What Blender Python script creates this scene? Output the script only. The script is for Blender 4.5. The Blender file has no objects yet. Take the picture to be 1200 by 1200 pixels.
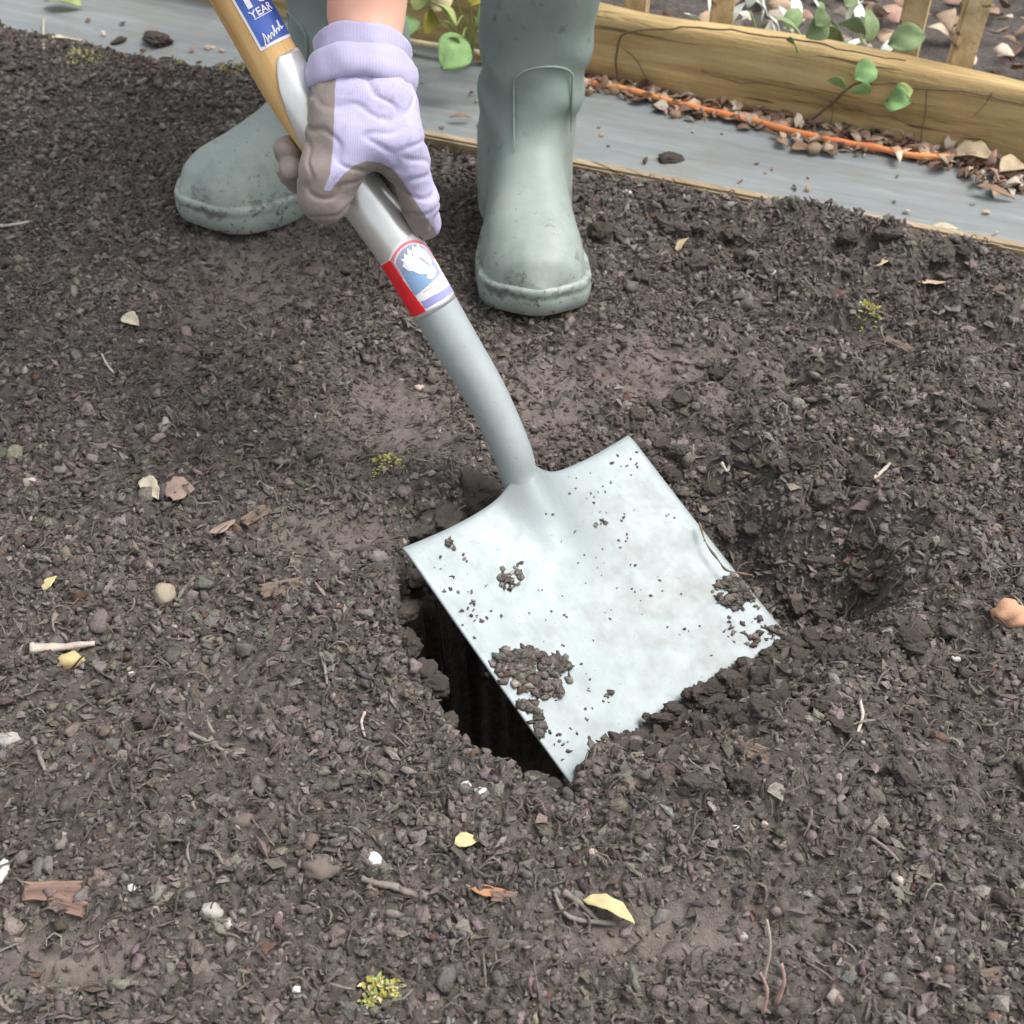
import bpy, bmesh, math, random
import numpy as np
from mathutils import Vector, Matrix, noise as mnoise

R_ = math.radians
scene = bpy.context.scene
col = scene.collection
random.seed(11)
rng = np.random.default_rng(11)

# ---------------------------------------------------------------- camera, sky, sun, exposure
FOC, PITCH, CAM_H = 1560.0, R_(42.0), 0.755          # focal length in photo pixels (1200 px frame)
cam_d = bpy.data.cameras.new('camera')
cam_d.sensor_width = 36.0
cam_d.lens = 36.0 * FOC / 1200.0
cam_d.clip_start = 0.02
cam_d.clip_end = 500.0
cam_d.dof.use_dof = True
cam_d.dof.focus_distance = 1.0
cam_d.dof.aperture_fstop = 13.0
cam_o = bpy.data.objects.new('camera', cam_d)
cam_o.location = (0, 0, CAM_H)
cam_o.rotation_euler = (R_(90) - PITCH, 0, 0)
col.objects.link(cam_o)
scene.camera = cam_o

SUN_EL, SUN_AZ = 64.0, 85.0            # azimuth measured from +Y towards +X
world = bpy.data.worlds.new('World')
scene.world = world
world.use_nodes = True
wn = world.node_tree
wn.nodes.clear()
w_out = wn.nodes.new('ShaderNodeOutputWorld')
w_bg = wn.nodes.new('ShaderNodeBackground')
w_sky = wn.nodes.new('ShaderNodeTexSky')
w_hsv = wn.nodes.new('ShaderNodeHueSaturation')
w_sky.sky_type = 'NISHITA'
w_sky.sun_disc = False
w_sky.sun_elevation = R_(SUN_EL)
w_sky.sun_rotation = R_(SUN_AZ)
w_sky.air_density = 1.0
w_sky.dust_density = 4.0
w_sky.ozone_density = 1.0
w_hsv.inputs['Saturation'].default_value = 0.22       # overcast: a whitish sky
w_bg.inputs['Strength'].default_value = 0.15
wn.links.new(w_sky.outputs[0], w_hsv.inputs['Color'])
wn.links.new(w_hsv.outputs[0], w_bg.inputs['Color'])
wn.links.new(w_bg.outputs[0], w_out.inputs['Surface'])

sun_d = bpy.data.lights.new('sun', 'SUN')
sun_d.energy = 1.3
sun_d.angle = R_(32)
sun_d.color = (1.0, 0.96, 0.9)
sun_o = bpy.data.objects.new('sun', sun_d)
sv = Vector((math.cos(R_(SUN_EL)) * math.sin(R_(SUN_AZ)), math.cos(R_(SUN_EL)) * math.cos(R_(SUN_AZ)), math.sin(R_(SUN_EL))))
sun_o.rotation_euler = sv.to_track_quat('Z', 'Y').to_euler()
sun_o.location = (2, 2, 6)
col.objects.link(sun_o)

scene.view_settings.view_transform = 'Standard'
scene.view_settings.look = 'None'
scene.view_settings.exposure = 0.78
scene.view_settings.gamma = 1.0
scene.view_settings.use_curve_mapping = False

scene.cycles.max_bounces = 4
scene.cycles.diffuse_bounces = 3
scene.cycles.glossy_bounces = 2
scene.cycles.transmission_bounces = 2

# ---------------------------------------------------------------- photo pixel -> place helpers
CAM = np.array([0, 0, CAM_H])
VR = np.array([1.0, 0, 0])
VU = np.array([0, math.sin(PITCH), math.cos(PITCH)])
VF = np.array([0, math.cos(PITCH), -math.sin(PITCH)])

def P(px, py, d):
    """world point seen at photo pixel (px, py) at depth d"""
    return CAM + d * (VF + VR * (px - 600) / FOC + VU * (600 - py) / FOC)

def G(px, py, z=0.0):
    """world point seen at photo pixel (px, py) lying at height z"""
    r = VF + VR * (px - 600) / FOC + VU * (600 - py) / FOC
    return CAM + r * ((z - CAM_H) / r[2])

def depth_of(p):
    return float((np.asarray(p) - CAM) @ VF)

# ---------------------------------------------------------------- generic helpers
def np_mesh(name, V, F, smooth=True):
    V = np.asarray(V, dtype=np.float32)
    F = np.asarray(F, dtype=np.int32)
    me = bpy.data.meshes.new(name)
    k = F.shape[1]
    me.vertices.add(len(V))
    me.vertices.foreach_set('co', V.ravel())
    me.loops.add(F.size)
    me.loops.foreach_set('vertex_index', F.ravel())
    me.polygons.add(len(F))
    me.polygons.foreach_set('loop_start', np.arange(0, F.size, k, dtype=np.int32))
    me.update(calc_edges=True)
    me.polygons.foreach_set('use_smooth', np.full(len(F), smooth, dtype=bool))
    me.validate()
    return me

def link(name, me, mat=None, parent=None, loc=None):
    o = bpy.data.objects.new(name, me)
    col.objects.link(o)
    if mat is not None and me is not None and len(me.materials) == 0:
        me.materials.append(mat)
    if parent is not None:
        o.parent = parent
    if loc is not None:
        o.location = loc
    return o

def tag(o, label=None, cat=None, group=None, kind=None):
    if label: o['label'] = label
    if cat: o['category'] = cat
    if group: o['group'] = group
    if kind: o['kind'] = kind
    return o

def empty(name, loc=(0, 0, 0)):
    o = bpy.data.objects.new(name, None)
    o.empty_display_size = 0.05
    col.objects.link(o)
    o.location = loc
    return o

def attach(o, parent):
    """parent while the mesh keeps its world coordinates"""
    o.parent = parent
    o.matrix_parent_inverse = Matrix.Translation(parent.location).inverted()
    return o

def color_attr(me, C):
    a = me.attributes.new('tint', 'FLOAT_COLOR', 'POINT')
    C = np.asarray(C, dtype=np.float32)
    if C.shape[1] == 3:
        C = np.hstack([C, np.ones((len(C), 1), np.float32)])
    a.data.foreach_set('color', C.ravel())

def float_attr(me, name, A):
    a = me.attributes.new(name, 'FLOAT', 'POINT')
    a.data.foreach_set('value', np.asarray(A, dtype=np.float32))

class NT:
    """small node-tree builder"""
    def __init__(self, name):
        self.m = bpy.data.materials.new(name)
        self.m.use_nodes = True
        self.t = self.m.node_tree
        self.t.nodes.clear()
        self.out = self.t.nodes.new('ShaderNodeOutputMaterial')
        self.b = self.t.nodes.new('ShaderNodeBsdfPrincipled')
        self.t.links.new(self.b.outputs[0], self.out.inputs['Surface'])
        self.tc = self.t.nodes.new('ShaderNodeTexCoord')
    def L(self, a, b): self.t.links.new(a, b)
    def put(self, sock, v):
        if hasattr(v, 'links') or hasattr(v, 'is_output'): self.L(v, sock)
        else: sock.default_value = v
    def set(self, **kw):
        for k, v in kw.items():
            self.put(self.b.inputs[k.replace('_', ' ')], v)
    def noise(self, scale, detail=4, rough=0.6, vec=None, dist=0.0):
        n = self.t.nodes.new('ShaderNodeTexNoise')
        n.inputs['Scale'].default_value = scale
        n.inputs['Detail'].default_value = detail
        n.inputs['Roughness'].default_value = rough
        n.inputs['Distortion'].default_value = dist
        self.L(vec if vec is not None else self.tc.outputs['Object'], n.inputs['Vector'])
        return n.outputs['Fac']
    def ramp(self, fac, stops):
        r = self.t.nodes.new('ShaderNodeValToRGB')
        els = r.color_ramp.elements
        while len(els) < len(stops): els.new(0.5)
        for e, (p, c) in zip(els, stops):
            e.position = p
            e.color = (*c, 1) if len(c) == 3 else c
        self.L(fac, r.inputs[0])
        return r.outputs[0]
    def mix(self, f, a, b, mode='MIX'):
        n = self.t.nodes.new('ShaderNodeMix')
        n.data_type = 'RGBA'
        n.blend_type = mode
        self.put(n.inputs[0], f)
        for s, v in ((n.inputs[6], a), (n.inputs[7], b)):
            if isinstance(v, tuple): s.default_value = (*v, 1) if len(v) == 3 else v
            else: self.L(v, s)
        return n.outputs[2]
    def math(self, op, a, b=0.0, c=0.0, clamp=False):
        n = self.t.nodes.new('ShaderNodeMath')
        n.operation = op
        n.use_clamp = clamp
        for s, v in zip(n.inputs, (a, b, c)): self.put(s, v)
        return n.outputs[0]
    def attr(self, name, fac=False):
        n = self.t.nodes.new('ShaderNodeAttribute')
        n.attribute_name = name
        return n.outputs['Fac'] if fac else n.outputs['Color']
    def bump(self, h, strength=0.5, dist=0.002):
        n = self.t.nodes.new('ShaderNodeBump')
        n.inputs['Strength'].default_value = strength
        n.inputs['Distance'].default_value = dist
        self.L(h, n.inputs['Height'])
        self.L(n.outputs[0], self.b.inputs['Normal'])
    def mapping(self, scale=(1, 1, 1), rot=(0, 0, 0)):
        n = self.t.nodes.new('ShaderNodeMapping')
        n.inputs['Scale'].default_value = scale
        n.inputs['Rotation'].default_value = rot
        self.L(self.tc.outputs['Object'], n.inputs['Vector'])
        return n.outputs[0]
    def sep(self, vec=None):
        n = self.t.nodes.new('ShaderNodeSeparateXYZ')
        self.L(vec if vec is not None else self.tc.outputs['Object'], n.inputs[0])
        return n.outputs

def simple_mat(name, c, rough=0.7, vary=0.25, scale=60, bump=0.2, bdist=0.001, metallic=0.0, sss=0.0, spec=0.5):
    n = NT(name)
    lo = tuple(x * (1 - vary) for x in c)
    hi = tuple(min(1, x * (1 + vary)) for x in c)
    f = n.noise(scale, 4)
    n.set(Base_Color=n.ramp(f, [(0.3, lo), (0.7, hi)]), Roughness=rough, Metallic=metallic)
    n.b.inputs['Specular IOR Level'].default_value = spec
    if sss:
        n.b.inputs['Subsurface Weight'].default_value = sss
        n.b.inputs['Subsurface Radius'].default_value = (0.01, 0.004, 0.002)
        n.b.inputs['Subsurface Scale'].default_value = 0.3
    if bump:
        n.bump(n.noise(scale * 4, 3), bump, bdist)
    return n.m

# gradient noise on arrays
_perm = np.random.default_rng(5).permutation(512)
_ga = np.random.default_rng(6).uniform(0, 2 * np.pi, 512)
def _h(i, j): return _perm[(_perm[i & 511] + j) & 511]
def pnoise(x, y):
    xi = np.floor(x).astype(int); yi = np.floor(y).astype(int)
    xf = x - xi; yf = y - yi
    u = xf ** 3 * (xf * (xf * 6 - 15) + 10); v = yf ** 3 * (yf * (yf * 6 - 15) + 10)
    def g(i, j, dx, dy):
        a = _ga[_h(i, j)]
        return np.cos(a) * dx + np.sin(a) * dy
    n00 = g(xi, yi, xf, yf); n10 = g(xi + 1, yi, xf - 1, yf)
    n01 = g(xi, yi + 1, xf, yf - 1); n11 = g(xi + 1, yi + 1, xf - 1, yf - 1)
    return (n00 * (1 - u) + n10 * u) * (1 - v) + (n01 * (1 - u) + n11 * u) * v
def fbm(x, y, s, oct=3):
    r = 0; a = 1.0
    for o in range(oct):
        r = r + a * pnoise(x * s + 17.3 * o, y * s - 9.1 * o); s *= 2.03; a *= 0.5
    return r
def worley(x, y, s):
    x = x * s; y = y * s
    xi = np.floor(x).astype(int); yi = np.floor(y).astype(int)
    d = np.full(x.shape, 9.0)
    for i in (-1, 0, 1):
        for j in (-1, 0, 1):
            h = _h(xi + i, yi + j)
            fx = xi + i + (h * 0.7548777 % 1.0); fy = yi + j + (h * 0.5698403 % 1.0)
            d = np.minimum(d, (x - fx) ** 2 + (y - fy) ** 2)
    return np.sqrt(d)
def sstep(a, b, x):
    t = np.clip((x - a) / (b - a), 0, 1)
    return t * t * (3 - 2 * t)

# implicit surfaces: surface nets
def surface_nets(fn, lo, hi, h):
    lo = np.array(lo, float); hi = np.array(hi, float)
    n = np.ceil((hi - lo) / h).astype(int) + 1
    ax = [lo[i] + h * np.arange(n[i]) for i in range(3)]
    X, Y, Z = np.meshgrid(*ax, indexing='ij')
    F = fn(X, Y, Z).astype(np.float32)
    S = F < 0
    c = np.zeros(tuple(n - 1), np.int8)
    for i in (0, 1):
        for j in (0, 1):
            for k in (0, 1):
                c += S[i:n[0] - 1 + i, j:n[1] - 1 + j, k:n[2] - 1 + k]
    act = np.argwhere((c > 0) & (c < 8))
    idx = np.full(tuple(n - 1), -1, np.int64)
    idx[act[:, 0], act[:, 1], act[:, 2]] = np.arange(len(act))
    pos = np.zeros((len(act), 3)); cnt = np.zeros(len(act))
    cr = [(i, j, k) for i in (0, 1) for j in (0, 1) for k in (0, 1)]
    for a in cr:
        for axi in range(3):
            if a[axi] == 1: continue
            b = list(a); b[axi] = 1
            fa = F[act[:, 0] + a[0], act[:, 1] + a[1], act[:, 2] + a[2]]
            fb = F[act[:, 0] + b[0], act[:, 1] + b[1], act[:, 2] + b[2]]
            m = (fa < 0) != (fb < 0)
            t = np.where(m, fa / np.where(m, fa - fb, 1), 0)
            p = np.array(a)[None, :] + t[:, None] * (np.array(b) - np.array(a))[None, :]
            pos += np.where(m[:, None], p, 0); cnt += m
    V = lo + h * (act + pos / cnt[:, None])
    quads = []
    for axi in range(3):
        b, d = (axi + 1) % 3, (axi + 2) % 3
        sl0 = [slice(None)] * 3; sl1 = [slice(None)] * 3
        sl0[axi] = slice(0, n[axi] - 1); sl1[axi] = slice(1, n[axi])
        A = S[tuple(sl0)]; B = S[tuple(sl1)]
        e = np.argwhere(A != B)
        ok = (e[:, b] > 0) & (e[:, d] > 0) & (e[:, b] < n[b] - 1) & (e[:, d] < n[d] - 1)
        e = e[ok]
        inside = A[e[:, 0], e[:, 1], e[:, 2]]
        def cell(db, dd):
            q = e.copy(); q[:, b] -= db; q[:, d] -= dd
            return idx[q[:, 0], q[:, 1], q[:, 2]]
        q = np.stack([cell(1, 1), cell(0, 1), cell(0, 0), cell(1, 0)], 1)
        q[~inside] = q[~inside][:, ::-1]
        quads.append(q)
    return V, np.concatenate(quads)

def sd_cone(X, Y, Z, a, b, ra, rb):
    """capsule with linearly changing radius"""
    a = np.asarray(a, float); b = np.asarray(b, float)
    d = b - a; l2 = d @ d + 1e-12
    t = np.clip(((X - a[0]) * d[0] + (Y - a[1]) * d[1] + (Z - a[2]) * d[2]) / l2, 0, 1)
    return np.sqrt((X - a[0] - t * d[0]) ** 2 + (Y - a[1] - t * d[1]) ** 2 + (Z - a[2] - t * d[2]) ** 2) - (ra + (rb - ra) * t)
def smin(a, b, k):
    h = np.clip(0.5 + 0.5 * (b - a) / k, 0, 1)
    return b * (1 - h) + a * h - k * h * (1 - h)

def tube(pts, radii, sides=8, caps=True):
    """tapered tube through points -> V, F(quads as 4) with flat caps as fans of degenerate quads"""
    pts = [Vector(p) for p in pts]
    n = len(pts)
    V = []; F = []
    ref = None
    for i, p in enumerate(pts):
        t = (pts[min(i + 1, n - 1)] - pts[max(i - 1, 0)]).normalized()
        if ref is None:
            ref = t.orthogonal().normalized()
        ref = (ref - t * ref.dot(t)).normalized()
        bi = t.cross(ref)
        for k in range(sides):
            a = 2 * math.pi * k / sides
            V.append(p + (ref * math.cos(a) + bi * math.sin(a)) * radii[i])
    for i in range(n - 1):
        for k in range(sides):
            k2 = (k + 1) % sides
            F.append((i * sides + k, i * sides + k2, (i + 1) * sides + k2, (i + 1) * sides + k))
    faces = [tuple(f) for f in F]
    if caps:
        faces.append(tuple(range(sides))[::-1])
        faces.append(tuple((n - 1) * sides + k for k in range(sides)))
    return V, faces

def py_mesh(name, V, F, smooth=True):
    me = bpy.data.meshes.new(name)
    me.from_pydata([tuple(v) for v in V], [], F)
    me.update()
    if smooth:
        me.polygons.foreach_set('use_smooth', [True] * len(me.polygons))
    return me

def box_mesh(name, lx, ly, lz, bev=0.003, seg=2):
    bm = bmesh.new()
    bmesh.ops.create_cube(bm, size=1)
    bmesh.ops.scale(bm, verts=bm.verts, vec=(lx, ly, lz))
    bmesh.ops.bevel(bm, geom=bm.edges[:], offset=bev, segments=seg, affect='EDGES')
    me = bpy.data.meshes.new(name)
    bm.to_mesh(me); bm.free()
    return me

def solid(o, th, offset=-1):
    m = o.modifiers.new('solid', 'SOLIDIFY'); m.thickness = th; m.offset = offset
    return o

# ---------------------------------------------------------------- blade pose (needed by the hole)
TL = P(472, 640, 1.05); TR = P(737, 508, 1.18)
BW = float(np.linalg.norm(TR - TL)); BL = 0.29
be = (TR - TL) / BW
_a = np.cross(be, [0, 0, 1.0]); _a /= np.linalg.norm(_a); _b = np.cross(_a, be)
bu = -_a * math.cos(R_(23)) + _b * math.sin(R_(23))
bn = np.cross(be, bu)
Bmat = np.array([[be[0], -bu[0]], [be[1], -bu[1]]])
Binv = np.linalg.inv(Bmat)
def blade_ab(x, y):
    dx = x - TL[0]; dy = y - TL[1]
    a = Binv[0, 0] * dx + Binv[0, 1] * dy
    b = Binv[1, 0] * dx + Binv[1, 1] * dy
    return a, b
def blade_pt(a, b, off=0.0):
    return TL + be * a - bu * b + bn * off
def blade_px(px, py):
    """(a, b) on the blade seen at a photo pixel"""
    r = VF + VR * (px - 600) / FOC + VU * (600 - py) / FOC
    t = ((TL - CAM) @ bn) / (r @ bn)
    q = CAM + r * t - TL
    return float(q @ be), float(-(q @ bu))

# ---------------------------------------------------------------- the soil bed
EDGE_M, EDGE_C = -0.405, 1.470                       # the far edge of the bed: y = C + M x
EDGE_N = math.sqrt(1 + EDGE_M ** 2)
edge_dir = np.array([1, EDGE_M, 0]) / EDGE_N
edge_nrm = np.array([-EDGE_M, 1, 0]) / EDGE_N
def edge_q(x, y): return (y - EDGE_C - EDGE_M * x) / EDGE_N
def edge_pt(x, q, z=0.0): return np.array([x, EDGE_C + EDGE_M * x, z]) + edge_nrm * q

def poly_sd(x, y, pts):
    d = np.full(x.shape, 1e9); ins = np.zeros(x.shape, bool)
    n = len(pts)
    for i in range(n):
        ax, ay = pts[i]; bx, by = pts[(i + 1) % n]
        ex, ey = bx - ax, by - ay
        t = np.clip(((x - ax) * ex + (y - ay) * ey) / (ex * ex + ey * ey), 0, 1)
        d = np.minimum(d, (x - ax - t * ex) ** 2 + (y - ay - t * ey) ** 2)
        c = ((ay > y) != (by > y)) & (x < (bx - ax) * (y - ay) / (by - ay + 1e-12) + ax)
        ins ^= c
    d = np.sqrt(d)
    return np.where(ins, -d, d)

rim = [G(*p)[:2] for p in [(488, 606), (481, 650), (466, 697), (474, 752), (526, 832), (582, 888), (640, 915), (668, 925)]]
pit_poly = rim + [blade_pt(0.03, 0.222)[:2], blade_pt(0.24, 0.215)[:2], blade_pt(0.245, 0.03)[:2],
                  blade_pt(0.21, -0.015)[:2], blade_pt(0.12, -0.03)[:2], blade_pt(0.03, -0.03)[:2]]

tread = [(290, 315, 100, 62), (470, 480, 110, 60), (800, 432, 130, 46), (640, 440, 70, 40), (650, 480, 60, 30), (800, 1085, 150, 40), (90, 1120, 90, 40), (380, 620, 90, 30), (1000, 400, 50, 20)]
def tread_mask(x, y):
    m = np.zeros(x.shape)
    for px, py, rx, ry in tread:
        c = G(px, py); sx = (G(px + rx, py) - c)[0]; sy = abs((G(px, py - ry) - c)[1])
        m = np.maximum(m, np.exp(-(((x - c[0]) / sx) ** 2 + ((y - c[1]) / sy) ** 2) ** 1.5))
    return m

def soil_height(x, y):
    n0 = fbm(x, y, 5.0, 2)
    tm = tread_mask(x, y)
    far = sstep(2.2, 1.2, np.hypot(x, y - 0.9))
    z = 0.010 * n0 + 0.006 * fbm(x + 3, y, 17.0, 2)
    # lumpy dug ground to the right and at the far edge
    lump = np.exp(-(((x - 0.36) / 0.24) ** 2 + ((y - 1.0) / 0.30) ** 2)) + 0.8 * np.exp(-((edge_q(x, y) + 0.08) / 0.07) ** 2) * sstep(0.05, 0.2, x)
    z += lump * (0.022 * (0.5 - worley(x + 0.03 * pnoise(x * 20, y * 20), y, 24.0)) + 0.020 * fbm(x, y + 5, 13.0, 3))
    crumb = (0.0075 * (0.45 - worley(x + 0.008 * pnoise(x * 60, y * 60), y + 0.008 * pnoise(y * 55, x * 55), 75.0))
             + 0.004 * (0.45 - worley(x, y, 150.0)) + 0.003 * fbm(x, y, 90.0, 2))
    z += crumb * (1 - 0.75 * tm) * far
    z -= 0.014 * tm
    # dug hollow to the right of the blade, the pit under it
    a, b = blade_ab(x, y)
    zb = TL[2] + be[2] * 0.25 - bu[2] * np.clip(b, -0.05, 0.24)
    depth_r = np.minimum(zb - 0.036, -0.040)
    wr = 1 - sstep(0.010, 0.150, a - BW + 0.035 * fbm(x, y, 12.0, 2))
    wb = sstep(0.345, 0.175, b + 0.02 * fbm(x, y, 18.0, 2)) * sstep(-0.060, 0.020, b + 0.025 * fbm(x + 2, y, 14.0, 2))
    side = sstep(-0.02, 0.1, a)
    hollow = wr * wb * side
    z = z + hollow * (depth_r - 0.010)
    # spoil thrown up round the near corner and on the far side
    for px, py, s, hh in [(860, 850, 0.05, 0.026), (770, 905, 0.045, 0.018), (965, 790, 0.04, 0.012), (1010, 880, 0.06, 0.010), (540, 520, 0.05, 0.014), (880, 520, 0.06, 0.014), (960, 250, 0.09, 0.022), (760, 250, 0.07, 0.014), (1100, 330, 0.08, 0.012), (1060, 470, 0.08, 0.012)]:
        c = G(px, py)
        z += hh * np.exp(-((x - c[0]) ** 2 + (y - c[1]) ** 2) / (s * s))
    sd = poly_sd(x, y, pit_poly) + 0.006 * fbm(x, y, 60.0, 2) + 0.003 * pnoise(x * 170, y * 170)
    w = sstep(0.005, -0.014, sd)
    z = z * (1 - w) + w * (-0.36 + 0.03 * fbm(x, y, 25.0, 2))
    # loose soil lying on the buried end of the blade
    bz = TL[2] + be[2] * np.clip(a, 0, 0.25) - bu[2] * b
    heap = bz + 0.022 * sstep(0.216, 0.262, b + 0.010 * fbm(x, y, 45.0, 2) + 0.006 * pnoise(x * 130, y * 130)) - 0.006
    hm = (a > -0.004) & (a < BW + 0.02) & (b > 0.214) & (b < 0.30)
    z = np.where(hm, np.maximum(z, np.minimum(heap, 0.012)), z)
    # level ground past the edging; on the left the soil spills over the board
    q = edge_q(x, y)
    lf = sstep(-0.12, -0.26, x)
    lf = np.maximum(lf, 0.42 * sstep(0.05, 0.45, fbm(x + 1.3, y, 6.0, 3)) * sstep(0.12, 0.25, x))
    z = z + 0.022 * lf * np.exp(-((q - 0.03) / 0.06) ** 2)
    k = sstep(-0.01, 0.012, q - 0.070 * lf + 0.012 * fbm(x, y, 9.0, 2) * lf)
    z = z * (1 - k) + k * (-0.03)
    return z, crumb, hollow, tm, w, q

def axis(lo, hi, h, ext):
    core = np.arange(lo, hi + h / 2, h)
    step = h; out = []; p = core[-1]
    while p < ext: step *= 1.35; p += step; out.append(p)
    step = h; inn = []; p = core[0]
    while p > -ext: step *= 1.35; p -= step; inn.append(p)
    return np.concatenate([inn[::-1], core, out])
HG = 0.003
gx = axis(-0.78, 0.78, HG, 60.0); gy = axis(0.30, 1.84, HG, 60.0)
GX, GY = np.meshgrid(gx, gy, indexing='ij')
GZ, g_crumb, g_hol, g_tm, g_w, g_q = soil_height(GX, GY)
nx, ny = GX.shape
ii = (np.arange(nx - 1)[:, None] * ny + np.arange(ny - 1)[None, :]).ravel()
soil_me = np_mesh('soil', np.stack([GX.ravel(), GY.ravel(), GZ.ravel()], 1), np.stack([ii, ii + ny, ii + ny + 1, ii + 1], 1))
float_attr(soil_me, 'trodden', np.clip(g_tm, 0, 1).ravel())

def ground_z(x, y):
    x = np.asarray(x, float); y = np.asarray(y, float)
    i = np.clip(np.searchsorted(gx, x) - 1, 0, nx - 2); j = np.clip(np.searchsorted(gy, y) - 1, 0, ny - 2)
    u = (x - gx[i]) / (gx[i + 1] - gx[i]); v = (y - gy[j]) / (gy[j + 1] - gy[j])
    return (GZ[i, j] * (1 - u) * (1 - v) + GZ[i + 1, j] * u * (1 - v) + GZ[i, j + 1] * (1 - u) * v + GZ[i + 1, j + 1] * u * v)

def ground_at(px, py):
    """where the photo pixel's ray meets the soil"""
    z = 0.0
    for _ in range(6):
        p = G(px, py, z)
        z = 0.5 * z + 0.5 * float(ground_z(p[0], p[1]))
    p = G(px, py, z)
    return np.array([p[0], p[1], float(ground_z(p[0], p[1]))])

SOIL_LO, SOIL_MID, SOIL_HI = (0.056, 0.047, 0.042), (0.110, 0.095, 0.086), (0.195, 0.171, 0.157)  # bed darker than its crumbs: shade in the gaps is put into the colour
n = NT('soil')
f1 = n.noise(9, 5, 0.65); f2 = n.noise(160, 5, 0.7); f3 = n.noise(700, 3, 0.7)
base = n.ramp(f2, [(0.30, SOIL_LO), (0.52, SOIL_MID), (0.74, SOIL_HI)])
base = n.mix(n.math('MULTIPLY', n.attr('trodden', True), 0.85), base, n.ramp(f2, [(0.3, (0.170, 0.144, 0.128)), (0.7, (0.245, 0.211, 0.190))]))
base = n.mix(0.35, base, n.ramp(f1, [(0.35, (0.6, 0.56, 0.52)), (0.65, (1.2, 1.18, 1.15))]), 'MULTIPLY')
n.set(Base_Color=base, Roughness=0.88)
n.b.inputs['Specular IOR Level'].default_value = 0.35
n.bump(n.math('ADD', n.math('MULTIPLY', f2, 1.4), f3), 0.7, 0.003)
soil_mat = n.m
soil = link('soil', soil_me, soil_mat)
tag(soil, 'dark brown crumbly soil bed with a dug hole', None, None, 'structure')

# crumb material: the crumb's own colour plus grain
n = NT('soil_crumb')
g1 = n.noise(260, 4, 0.7); g2 = n.noise(900, 3, 0.7)
n.set(Base_Color=n.mix(0.7, n.attr('tint'), n.ramp(g1, [(0.3, (0.62, 0.60, 0.58)), (0.7, (1.3, 1.28, 1.26))]), 'MULTIPLY'), Roughness=0.85)
n.b.inputs['Specular IOR Level'].default_value = 0.35
n.bump(n.math('ADD', g1, n.math('MULTIPLY', g2, 0.6)), 1.0, 0.0025)
crumb_mat = n.m

# ---------------------------------------------------------------- crumbs and fibres
def ico(sub):
    bm = bmesh.new(); bmesh.ops.create_icosphere(bm, subdivisions=sub, radius=1)
    V = np.array([v.co[:] for v in bm.verts]); F = np.array([[v.index for v in f.verts] for f in bm.faces]); bm.free()
    return V, F
ICO1, ICO2, ICO3 = ico(1), ico(2), ico(3)
OCT = (np.array([(1, 0, 0), (-1, 0, 0), (0, 1, 0), (0, -1, 0), (0, 0, 1), (0, 0, -1)], float),
       np.array([(0, 2, 4), (2, 1, 4), (1, 3, 4), (3, 0, 4), (2, 0, 5), (1, 2, 5), (3, 1, 5), (0, 3, 5)]))

def rand_rot(n, flat=0.6):
    """random rotations, mostly about z with some tumble"""
    a = rng.uniform(0, 2 * np.pi, n); t = rng.normal(0, flat, n); p = rng.uniform(0, 2 * np.pi, n)
    def rz(a):
        M = np.zeros((len(a), 3, 3)); M[:, 0, 0] = np.cos(a); M[:, 0, 1] = -np.sin(a); M[:, 1, 0] = np.sin(a); M[:, 1, 1] = np.cos(a); M[:, 2, 2] = 1
        return M
    def rx(a):
        M = np.zeros((len(a), 3, 3)); M[:, 1, 1] = np.cos(a); M[:, 1, 2] = -np.sin(a); M[:, 2, 1] = np.sin(a); M[:, 2, 2] = np.cos(a); M[:, 0, 0] = 1
        return M
    return rz(p) @ rx(t) @ rz(a)

def soil_tints(n):
    t = np.clip(rng.beta(1.9, 2.6, n), 0, 1)[:, None]
    lo, hi = np.array((0.062, 0.052, 0.046)), np.array((0.320, 0.280, 0.256))
    C = lo + (hi - lo) * t
    C *= 1 + rng.normal(0, 0.05, (n, 3))
    pale = rng.random(n) < 0.014
    C[pale] = np.array((0.34, 0.30, 0.27)) * rng.uniform(0.7, 1.4, (pale.sum(), 1))
    red = rng.random(n) < 0.01
    C[red] = np.array((0.17, 0.10, 0.075)) * rng.uniform(0.6, 1.2, (red.sum(), 1))
    return np.clip(C, 0.01, 0.8)

def scatter(pos, size, shape, lumpy=0.32, flat=0.6, aniso=(0.45, 1.0, 0.3, 0.75)):
    V0, F0 = shape
    n = len(pos); nv = len(V0)
    r = 1 + rng.normal(0, lumpy, (n, nv)) * (0.6 if nv > 20 else 1)
    r = np.clip(r, 0.45, 1.7)
    S = np.stack([np.ones(n), rng.uniform(aniso[0], aniso[1], n), rng.uniform(aniso[2], aniso[3], n)], 1) * size[:, None]
    L = V0[None] * r[:, :, None] * S[:, None, :]
    W = np.einsum('nij,nvj->nvi', rand_rot(n, flat), L) + pos[:, None, :]
    F = (F0[None] + (np.arange(n) * nv)[:, None, None]).reshape(-1, 3)
    return W.reshape(-1, 3), F

def visible_xy(n, pad=0.14):
    out = []
    while sum(len(o) for o in out) < n:
        y = rng.uniform(0.30, 1.84, n); x = rng.uniform(-0.8, 0.8, n)
        dep = y * VF[1] + CAM_H * math.sin(PITCH)
        ok = (np.abs(x) < dep * 600 / FOC + pad) & (edge_q(x, y) < 0.006 + 0.065 * sstep(-0.12, -0.26, x))
        out.append(np.stack([x[ok], y[ok]], 1))
    return np.concatenate(out)[:n]

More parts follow.
